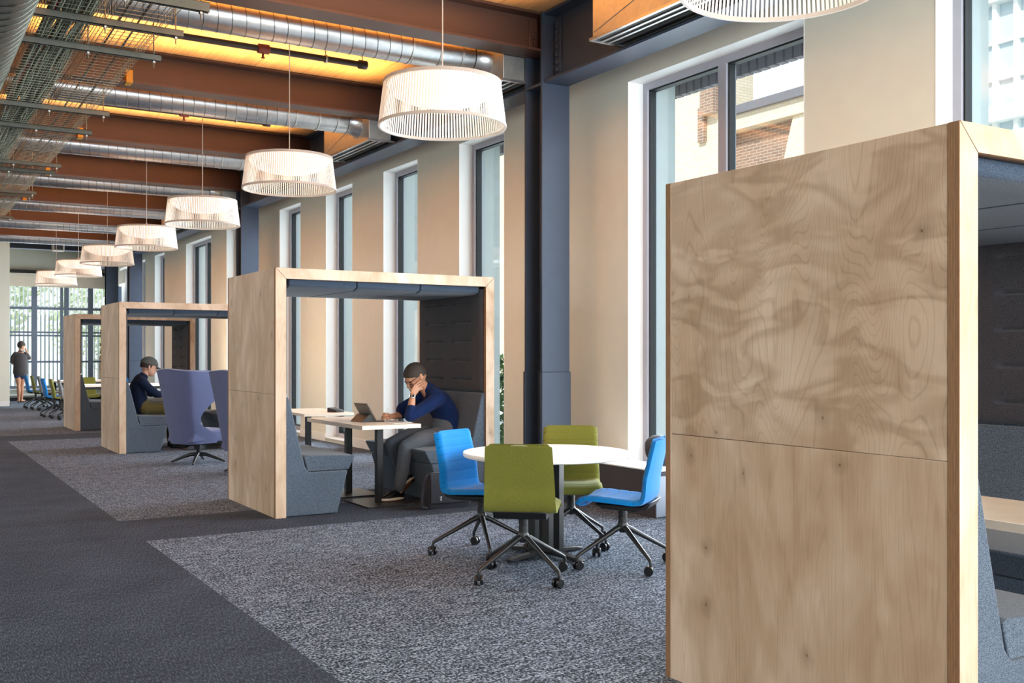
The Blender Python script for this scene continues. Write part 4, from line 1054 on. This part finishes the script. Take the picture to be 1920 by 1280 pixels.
# --- the man in the navy shirt, head propped on his left hand
t = thing('person', 'man in a navy shirt reading in the booth, head propped on his hand', 'person', (4.70, 9.10, 0))
B = MB(); Cn = (4.452, 9.10, 1.205); F = (-0.80, 0.0, -0.60); U = (-0.60, 0, 0.80)
L, Rm = head_parts(B, Cn, F, U, 1.12)
B.limb([(4.60, 9.10, 1.03), (4.54, 9.10, 1.10), (4.475, 9.10, 1.165)], [0.062, 0.056, 0.056])
Y_ = (0, 1, 0)
B.limb([(4.74, 9.10, 0.62), (4.79, 9.10, 0.75), (4.72, 9.10, 0.92), (4.65, 9.10, 0.99)], [(0.13, 0.085), (0.13, 0.09), (0.14, 0.09), (0.10, 0.065)], side=Y_)
for sg, hip, kn, an in ((-1, (4.72, 9.00, 0.605), (4.29, 8.975, 0.505), (4.235, 9.00, 0.10)), (1, (4.72, 9.20, 0.605), (4.275, 9.24, 0.52), (4.395, 9.13, 0.16))):
    B.limb([hip, kn], [0.070, 0.048]); B.limb([kn, an], [0.048, 0.034])
# left arm up to the cheek
B.limb([(4.61, 8.95, 0.955), (4.31, 8.94, 0.812)], [0.048, 0.038]); B.limb([(4.31, 8.94, 0.812), (4.335, 8.955, 0.91), (4.368, 8.985, 1.032)], [0.040, 0.037, 0.027])
B.limb([(4.362, 8.982, 1.025), (4.388, 8.988, 1.062), (4.415, 8.992, 1.098)], [(0.030, 0.017), (0.040, 0.016), (0.040, 0.013)], side=(-0.6, 0.0, 0.8), n=16)
d = Vector((0.86, 0.10, 0.40)).normalized(); e = Vector((-0.45, -0.05, 0.88)).normalized(); K = Vector((4.412, 8.990, 1.096))
for i, (sp, ln) in enumerate(((0.032, 0.080), (0.011, 0.090), (-0.011, 0.084), (-0.031, 0.066))):
    k = K + e * sp; dd = (d + e * (sp * 4.5)).normalized()
    finger(B, [k - dd * 0.02, k + dd * ln * 0.42 + Vector((0, -0.006, 0)), k + dd * ln * 0.75 + Vector((0, -0.001, 0)), k + dd * ln + Vector((0, 0.008, 0))], 0.0088)
finger(B, [(4.372, 8.995, 1.045), (4.365, 9.030, 1.068), (4.372, 9.065, 1.078)], 0.0105)
# right arm writing on the table
B.limb([(4.61, 9.25, 0.955), (4.475, 9.40, 0.818)], [0.048, 0.038]); B.limb([(4.475, 9.40, 0.818), (4.38, 9.34, 0.805), (4.275, 9.285, 0.802)], [0.040, 0.036, 0.026])
B.limb([(4.275, 9.285, 0.802), (4.235, 9.265, 0.806), (4.20, 9.25, 0.808)], [(0.028, 0.020), (0.036, 0.020), (0.036, 0.017)], side=(0, 0.5, 0.8), n=16)
K = Vector((4.20, 9.25, 0.810)); e = Vector((0.1, -0.45, 0.88)).normalized()
for i, sp in enumerate((0.028, 0.010, -0.009, -0.026)):
    k = K + e * sp
    finger(B, [k + Vector((0.02, 0.005, 0)), k + Vector((-0.032, -0.006, 0.004)), k + Vector((-0.044, -0.034, -0.006)), k + Vector((-0.022, -0.046, -0.010))], 0.0086)
finger(B, [(4.235, 9.235, 0.815), (4.205, 9.200, 0.822), (4.172, 9.196, 0.816)], 0.0105)
off(t, [B]); body = B.build('body', M['skin'], t, smooth=True, remesh=0.0048, sm_it=4)
def Lc(x, y, z): return L(x / 1, y / 1, z / 1) - t.location
eyes(t, lambda x, y, z: L(x, y, z) - t.location, Rm, 1.12)
def line1(az):
    c = math.cos(az)  # front high, temples mid, nape low
    return 0.42 * max(0, c) ** 2 + (-0.10 if abs(abs(az - pi) - pi / 2) < 0.35 else 0) - 0.62 * max(0, -c) ** 0.8
hair_cap(Vector(Cn) - t.location, F, U, 1.12, line1, 0.003, 'hair', 'hair', t)
gl = MB()
for s in (-1, 1):
    pts = [L(s * (0.034 + 0.026 * math.cos(a)), 0.100 - 0.012 * abs(math.cos(a)) * (s * math.cos(a) > 0), -0.004 + 0.019 * math.sin(a)) for a in [2 * pi * i / 20 for i in range(21)]]
    gl.tube(pts, 0.0030, 6)
    gl.tube([L(s * 0.060, 0.092, 0.006), L(s * 0.078, 0.06, 0.006), L(s * 0.084, 0.0, 0.004), L(s * 0.082, -0.02, -0.006)], 0.0032, 6)
gl.tube([L(-0.009, 0.104, 0.002), L(0, 0.108, 0.004), L(0.009, 0.104, 0.002)], 0.0026, 6)
off(t, [gl]); gl.build('spectacles', M['glasses'], t, smooth=True)
wv = Vector((0.033, 0.030, 0.122)).normalized(); wc = Vector((4.360, 8.978, 1.005)); Rw = rotm(wv.orthogonal(), wv)
ws = MB().lathe([(0.0315, -0.011), (0.0345, -0.011), (0.0345, 0.011), (0.0315, 0.011)], 28, closed=True); ws.v = [tuple(wc + Rw @ Vector(p)) for p in ws.v]
dl = Vector((-0.25, -0.95, 0.2)); dl = (dl - wv * dl.dot(wv)).normalized(); Rd = rotm(wv, dl)
dm = MB().lathe([(0.0, 0.0), (0.0195, 0.0), (0.0195, 0.007), (0.016, 0.009), (0, 0.009)], 24); dm.v = [tuple(wc + dl * 0.030 + Rd @ Vector(p)) for p in dm.v]
df = MB().lathe([(0.0, 0.0), (0.0140, 0.0), (0.0140, 0.0006), (0, 0.0006)], 24); df.v = [tuple(wc + dl * 0.0393 + Rd @ Vector(p)) for p in df.v]
off(t, [ws, dm, df]); wo = ws.build('wristwatch', M['chrome'], t, smooth=True); dm.build('watch_case', M['chrome'], wo, smooth=True); df.build('watch_dial', M['slot'], wo)
sh = MB()
sh.limb([(4.735, 9.10, 0.585), (4.80, 9.10, 0.72), (4.775, 9.10, 0.84), (4.70, 9.10, 0.945), (4.63, 9.10, 1.03), (4.585, 9.10, 1.075)], [(0.165, 0.122), (0.165, 0.120), (0.178, 0.125), (0.186, 0.122), (0.155, 0.088), (0.080, 0.070)], side=Y_, n=24)
for y, eb, cu, r3 in ((8.935, (4.315, 8.940, 0.822), (4.333, 8.952, 0.895), 0.047), (9.265, (4.475, 9.395, 0.826), (4.415, 9.36, 0.815), 0.047)):
    sh.limb([(4.635, y + (0.02 if y < 9.1 else -0.02), 0.985), (4.55, y, 0.945), (4.42, (y + eb[1]) / 2, 0.872), eb], [0.078, 0.070, 0.063, 0.056], n=18); sh.limb([eb, cu], [0.055, r3], n=18)
sh.limb([(4.60, 8.99, 1.03), (4.62, 9.10, 1.055), (4.60, 9.21, 1.03)], [0.062, 0.060, 0.062])
off(t, [sh]); sh.build('shirt', M['navy'], t, smooth=True, remesh=0.007, sm_it=6)
col_ = MB().tube([tuple(Vector((4.585, 9.10, 1.085)) + Vector((0.060 * math.cos(a) * 0.8, 0.068 * math.sin(a), 0.060 * math.cos(a) * 0.55))) for a in [2 * pi * i / 24 for i in range(25)]], 0.014, 8)
off(t, [col_]); col_.build('collar', M['navy'], t, smooth=True)
tr = MB()
tr.limb([(4.75, 9.10, 0.70), (4.735, 9.10, 0.60)], [(0.172, 0.120), (0.178, 0.105)], side=Y_, n=24)
for hip, md, kn, cf, an in (((4.70, 9.005, 0.605), (4.48, 8.985, 0.585), (4.285, 8.975, 0.520), (4.262, 8.985, 0.33), (4.232, 9.0, 0.135)), ((4.70, 9.195, 0.605), (4.47, 9.225, 0.60), (4.265, 9.24, 0.535), (4.325, 9.19, 0.34), (4.385, 9.135, 0.20))):
    tr.limb([hip, md, kn], [0.100, 0.088, 0.070], n=18); tr.limb([kn, cf, an], [0.070, 0.064, 0.054], n=18)
off(t, [tr]); tr.build('trousers', M['trouser'], t, smooth=True, remesh=0.007, sm_it=6)
shoe(t, (4.285, 9.020, 0.016), (4.030, 8.965, 0.016), (0, 0, 1), 'black_gloss', 'shoe_white', 'gum')
shoe(t, (4.445, 9.085, 0.205), (4.205, 9.035, 0.020), (-0.55, 0.62, 0.45), 'black_gloss', 'shoe_white', 'gum')
pn = MB().tube([(4.168, 9.205, 0.764), (4.205, 9.225, 0.885)], 0.0042, 8)
tag(pn.build('pen', M['chrome'], smooth=True), 'silver pen in the right hand of the man in navy', 'pen')

# --- the man in the cap, seated in the next booth
t = thing('person', 'man in a grey cap, dark navy top and olive trousers sitting in the far booth', 'person', (3.25, 15.95, 0))
B = MB(); Cn = (3.365, 15.95, 1.235); F = (0.95, 0, -0.32); U = (0.32, 0, 0.95)
L, Rm = head_parts(B, Cn, F, U, 1.12)
B.limb([(3.265, 15.95, 1.03), (3.295, 15.95, 1.11), (3.335, 15.95, 1.18)], [0.064, 0.058, 0.058])
B.limb([(3.25, 15.95, 0.63), (3.22, 15.95, 0.80), (3.215, 15.95, 0.94), (3.235, 15.95, 0.99)], [(0.13, 0.085), (0.13, 0.09), (0.14, 0.085), (0.10, 0.065)], side=Y_)
for sg in (-1, 1):
    B.limb([(3.27, 15.95 + 0.095 * sg, 0.62), (3.72, 15.95 + 0.10 * sg, 0.585), (3.70, 15.95 + 0.10 * sg, 0.10)], [0.07, 0.055, 0.035])
    B.limb([(3.24, 15.95 + 0.17 * sg, 0.965), (3.43, 15.95 + 0.22 * sg, 0.815)], [0.045, 0.038]); B.limb([(3.43, 15.95 + 0.22 * sg, 0.815), (3.66, 15.95 + 0.16 * sg, 0.81)], [0.038, 0.027])
    wv = Vector((3.66, 15.95 + 0.16 * sg, 0.81)); B.limb([wv, wv + Vector((0.05, 0, 0.0)), wv + Vector((0.085, -0.005 * sg, -0.005))], [(0.028, 0.018), (0.038, 0.018), (0.036, 0.014)], side=Y_, n=14)
    for i in range(4):
        k = wv + Vector((0.085, 0.019 * (i - 1.5), -0.005)); finger(B, [k, k + Vector((0.035, 0, 0.004)), k + Vector((0.058, 0, -0.008)), k + Vector((0.07, 0, -0.022))], 0.0085)
    finger(B, [wv + Vector((0.03, -0.03 * sg, 0)), wv + Vector((0.065, -0.052 * sg, -0.004)), wv + Vector((0.09, -0.054 * sg, -0.014))], 0.010)
off(t, [B]); B.build('body', M['skin_pale'], t, smooth=True, remesh=0.0055, sm_it=4)
eyes(t, lambda x, y, z: L(x, y, z) - t.location, Rm, 1.12)
hair_cap(Vector(Cn) - t.location, F, U, 1.12, lambda az: (0.25 if math.cos(az) > 0.2 else -0.35 - 0.15 * max(0, -math.cos(az))), 0.005, 'hair', 'hair', t)
hc = hair_cap(Vector(Cn) - t.location + Vector((0, 0, 0.006)), F, U, 1.16, lambda az: 0.10 + 0.02 * math.cos(az), 0.010, 'cap', 'cap', t)
bm_ = MB().slab(lambda u, v: L((u - 0.5) * 0.150 * (1 - 0.25 * v ** 2), 0.082 + 0.105 * v * (1 - 0.55 * (2 * u - 1) ** 2 * 1.0), 0.040 - 0.024 * v - 0.016 * (2 * u - 1) ** 2), 14, 8, 0.006)
off(t, [bm_]); bm_.build('cap_brim', M['cap'], hc, smooth=True)
sh = MB()
sh.limb([(3.25, 15.95, 0.60), (3.215, 15.95, 0.76), (3.20, 15.95, 0.92), (3.235, 15.95, 1.03), (3.275, 15.95, 1.085)], [(0.165, 0.125), (0.168, 0.122), (0.185, 0.118), (0.155, 0.095), (0.082, 0.072)], side=Y_, n=24)
for sg in (-1, 1):
    sh.limb([(3.235, 15.95 + 0.16 * sg, 1.00), (3.31, 15.95 + 0.205 * sg, 0.92), (3.43, 15.95 + 0.22 * sg, 0.825)], [0.080, 0.066, 0.056], n=18); sh.limb([(3.43, 15.95 + 0.22 * sg, 0.825), (3.64, 15.95 + 0.165 * sg, 0.812)], [0.055, 0.040], n=18)
    sh.limb([(3.25, 15.95, 1.04), (3.245, 15.95 + 0.13 * sg, 1.015)], [0.064, 0.062])
off(t, [sh]); sh.build('shirt', M['navy_dark'], t, smooth=True, remesh=0.008, sm_it=6)
tr = MB(); tr.limb([(3.25, 15.95, 0.69), (3.26, 15.95, 0.615)], [(0.170, 0.115), (0.175, 0.10)], side=Y_, n=24)
for sg in (-1, 1):
    tr.limb([(3.28, 15.95 + 0.095 * sg, 0.615), (3.52, 15.95 + 0.10 * sg, 0.605), (3.72, 15.95 + 0.10 * sg, 0.590)], [0.100, 0.090, 0.072], n=18); tr.limb([(3.72, 15.95 + 0.10 * sg, 0.59), (3.71, 15.95 + 0.10 * sg, 0.35), (3.70, 15.95 + 0.10 * sg, 0.12)], [0.070, 0.065, 0.056], n=18)
off(t, [tr]); tr.build('trousers', M['olive'], t, smooth=True, remesh=0.008, sm_it=6)
for sg in (-1, 1): shoe(t, (3.655, 15.95 + 0.10 * sg, 0.014), (3.915, 15.95 + 0.12 * sg, 0.014), (0, 0, 1), 'black_gloss', 'black_gloss', 'black_gloss')

# --- the standing person on the phone by the far glazing
t = thing('person', 'person in dark tee and denim shorts standing on the phone by the far glazing', 'person', (3.36, 33.30, 0))
X0, Y0 = 3.36, 33.30
def W(x, y, z): return (X0 + x, Y0 + y, z)
B = MB(); F = (0.55, 0.80, -0.10); U = (0.05, 0.1, 1)
L, Rm = head_parts(B, W(0.03, 0.0, 1.675), F, U, 1.08)
B.limb([W(0.0, 0, 1.44), W(0.01, 0, 1.52), W(0.02, 0, 1.60)], [0.060, 0.050, 0.052])
B.limb([W(0, 0, 0.92), W(0, 0, 1.10), W(0, 0, 1.30), W(0, 0, 1.44)], [(0.15, 0.10), (0.13, 0.09), (0.16, 0.105), (0.13, 0.08)], side=(1, 0, 0))
for sg, dy in ((-1, -0.02), (1, 0.12)):
    B.limb([W(0.08 * sg, 0, 0.90), W(0.062 * sg, dy * 0.4, 0.68), W(0.050 * sg, dy * 0.6, 0.50), W(0.046 * sg, dy * 0.8 - 0.02, 0.34), W(0.045 * sg, dy, 0.09)], [0.086, 0.076, 0.054, 0.055, 0.034], n=16)
    B.limb([W(0.045 * sg, dy - 0.02, 0.05), W(0.08 * sg + 0.03, dy + 0.10, 0.045), W(0.09 * sg + 0.06, dy + 0.17, 0.035)], [(0.032, 0.032), (0.040, 0.024), (0.034, 0.014)], side=(1, 0, 0))
B.limb([W(0.17, 0, 1.41), W(0.27, 0.10, 1.29)], [0.046, 0.038]); B.limb([W(0.27, 0.10, 1.29), W(0.22, 0.16, 1.42), W(0.155, 0.13, 1.58)], [0.040, 0.036, 0.026])
B.limb([W(0.155, 0.13, 1.58), W(0.14, 0.10, 1.63), W(0.125, 0.07, 1.665)], [(0.028, 0.016), (0.036, 0.016), (0.034, 0.013)], side=(0.3, 0.6, 0.3))
for i in range(4):
    k = Vector(W(0.128, 0.085, 1.655)) + Vector((0.004, 0.012, 0.012)) * (i - 1.5) * 1.4; finger(B, [k, k + Vector((-0.004, -0.035, 0.022)), k + Vector((-0.016, -0.062, 0.03)), k + Vector((-0.026, -0.07, 0.03))], 0.009)
finger(B, [W(0.14, 0.11, 1.63), W(0.115, 0.105, 1.66), W(0.11, 0.08, 1.69)], 0.0105)
B.limb([W(-0.17, 0, 1.41), W(-0.20, 0.04, 1.15)], [0.046, 0.038]); B.limb([W(-0.20, 0.04, 1.15), W(-0.10, 0.20, 1.13), W(-0.02, 0.23, 1.16)], [0.038, 0.034, 0.026]); B.limb([W(-0.02, 0.23, 1.16), W(0.05, 0.23, 1.17)], [(0.036, 0.018), (0.034, 0.014)], side=(0, 0, 1))
for i in range(4):
    k = Vector(W(0.06, 0.23, 1.142 + 0.019 * i)); finger(B, [k, k + Vector((0.035, -0.004, 0)), k + Vector((0.058, -0.018, 0)), k + Vector((0.06, -0.035, 0))], 0.0085)
finger(B, [W(0.0, 0.22, 1.185), W(0.03, 0.215, 1.215), W(0.055, 0.21, 1.225)], 0.010)
off(t, [B]); B.build('body', M['skin'], t, smooth=True, remesh=0.0065, sm_it=4)
hair_cap(Vector(W(0.03, 0, 1.675)) - t.location, F, U, 1.08, lambda az: (0.45 if math.cos(az) > 0.5 else -0.15 if abs(math.sin(az)) > 0.8 else -0.75), 0.016, 'hair', 'hair', t)
sh = MB(); sh.limb([W(0, -0.01, 0.88), W(0, -0.01, 1.02), W(0, -0.02, 1.20), W(0, -0.01, 1.35), W(0, 0, 1.44), W(0.005, 0, 1.485)], [(0.205, 0.135), (0.195, 0.13), (0.185, 0.13), (0.185, 0.12), (0.15, 0.085), (0.075, 0.065)], side=(1, 0, 0), n=24)
sh.limb([W(0.13, 0, 1.42), W(0.19, 0.03, 1.37), W(0.235, 0.075, 1.32)], [0.078, 0.070, 0.066], n=16); sh.limb([W(-0.13, 0, 1.42), W(-0.19, 0.02, 1.32), W(-0.20, 0.035, 1.22)], [0.078, 0.070, 0.068], n=16)
off(t, [sh]); sh.build('tee_shirt', M['tee'], t, smooth=True, remesh=0.009, sm_it=6)
tr = MB(); tr.limb([W(0, 0, 0.96), W(0, 0, 0.86)], [(0.17, 0.115), (0.175, 0.115)], side=(1, 0, 0), n=24)
for sg in (-1, 1): tr.limb([W(0.085 * sg, 0, 0.88), W(0.078 * sg, 0.0, 0.78)], [0.100, 0.098], n=18)
off(t, [tr]); tr.build('shorts', M['denim'], t, smooth=True, remesh=0.009, sm_it=5)
for sg, dy in ((-1, -0.02), (1, 0.12)):
    s_ = MB().prism([(-0.045, -0.07), (0.045, -0.07), (0.05, 0.10), (0.02, 0.17), (-0.03, 0.17), (-0.05, 0.10)], 'z', 0.0, 0.014)
    a = 0.35 * 0.5; s_.v = [(X0 + 0.055 * sg + 0.02 + x + 0.25 * y, Y0 + dy + y, z) for x, y, z in s_.v]
    s_.tube([W(0.02 + 0.06 * sg, dy + 0.06, 0.012), W(0.045 + 0.07 * sg, dy + 0.07, 0.058), W(0.10 + 0.08 * sg, dy + 0.07, 0.012)], 0.012, 6)
    off(t, [s_]); s_.build('sandal', M['black'], t, bev=0.003)
ph = MB().obox(Vector(W(0.118, 0.045, 1.675)), (0.012, 0.07, 0.145), Matrix.Rotation(0.25, 3, 'X') @ Matrix.Rotation(-0.3, 3, 'Z'))
tag(ph.build('phone', M['white'], bev=0.004), 'white phone held to the ear of the standing person', 'phone')
# ------------------------------------------------------------------ light
w = bpy.data.worlds.new('sky'); S.world = w; w.use_nodes = True
nt = w.node_tree; bg = nt.nodes['Background']
tc = nt.nodes.new('ShaderNodeTexCoord'); sx = nt.nodes.new('ShaderNodeSeparateXYZ'); rp = nt.nodes.new('ShaderNodeValToRGB')
nt.links.new(tc.outputs['Generated'], sx.inputs[0]); nt.links.new(sx.outputs[2], rp.inputs[0]); nt.links.new(rp.outputs[0], bg.inputs[0])
rp.color_ramp.elements[0].position = 0.0; rp.color_ramp.elements[0].color = (0.95, 0.97, 1.0, 1)
rp.color_ramp.elements[1].position = 0.8; rp.color_ramp.elements[1].color = (0.72, 0.86, 1.0, 1)
bg.inputs[1].default_value = 1.1
def light(name, typ, loc, energy, col, rot=(0, 0, 0), size=None, angle=None, spread=None):
    l = bpy.data.lights.new(name, typ); l.energy = energy; l.color = col
    if typ == 'AREA':
        l.shape = 'RECTANGLE'; l.size, l.size_y = size
        if spread: l.spread = spread
    if angle: l.angle = angle
    o = bpy.data.objects.new(name, l); COL.objects.link(o); o.location = loc; o.rotation_euler = rot
    return o
light('sun', 'SUN', (0, 0, 30), 3.4, (1, 0.95, 0.86), (math.radians(48), 0, math.radians(-62)), angle=math.radians(0.6))
# daylight entering at each window opening, facing into the room
DAY = (0.86, 0.94, 1.0)
for a, b, _ in WINS:
    light('window_daylight', 'AREA', (6.435, (a + b) / 2, 2.06), 12 * (b - a), DAY, (pi / 2, 0, pi / 2), (b - a - 0.16, 3.8))
    light('window_daylight', 'AREA', (XW - 0.02, (a + b) / 2, 1.9), 58 * (b - a), DAY, (pi / 2, 0, pi / 2), (b - a, 3.5), spread=math.radians(125))
light('near_end_fill', 'AREA', (3.0, YN + 0.05, 2.3), 1050, (0.90, 0.95, 1.0), (-pi / 2, 0, pi), (5.6, 3.6))  # fill added behind the camera, stronger than the sky outside that glazing
light('far_glazing_daylight', 'AREA', (4.3, YF - 0.2, 2.0), 60, DAY, (-pi / 2, 0, 0), (3.2, 3.0))
# warm area lights added without fixtures in each bay, washing the timber deck
for k in range(-1, 6):
    light('deck_fill', 'AREA', (2.7, 8.44 + 3.28 * k + 2.45, 4.36), 60, (1.0, 0.52, 0.17), (pi, 0, 0), (4.6, 0.9), spread=math.radians(110))
    light('deck_fill', 'AREA', (2.7, 8.44 + 3.28 * k + 0.22, 4.41), 40, (1.0, 0.50, 0.15), (pi, 0, 0), (4.6, 0.06), spread=math.radians(160))
# fill lights added over the unseen open side of the hall
for k in range(6):
    light('hall_fill', 'AREA', (-3.2, -2.0 + 5.5 * k, 4.2), 95 if k > 1 else 42, (0.88, 0.95, 1.0), (0, 0, 0), (1.2, 3.0))
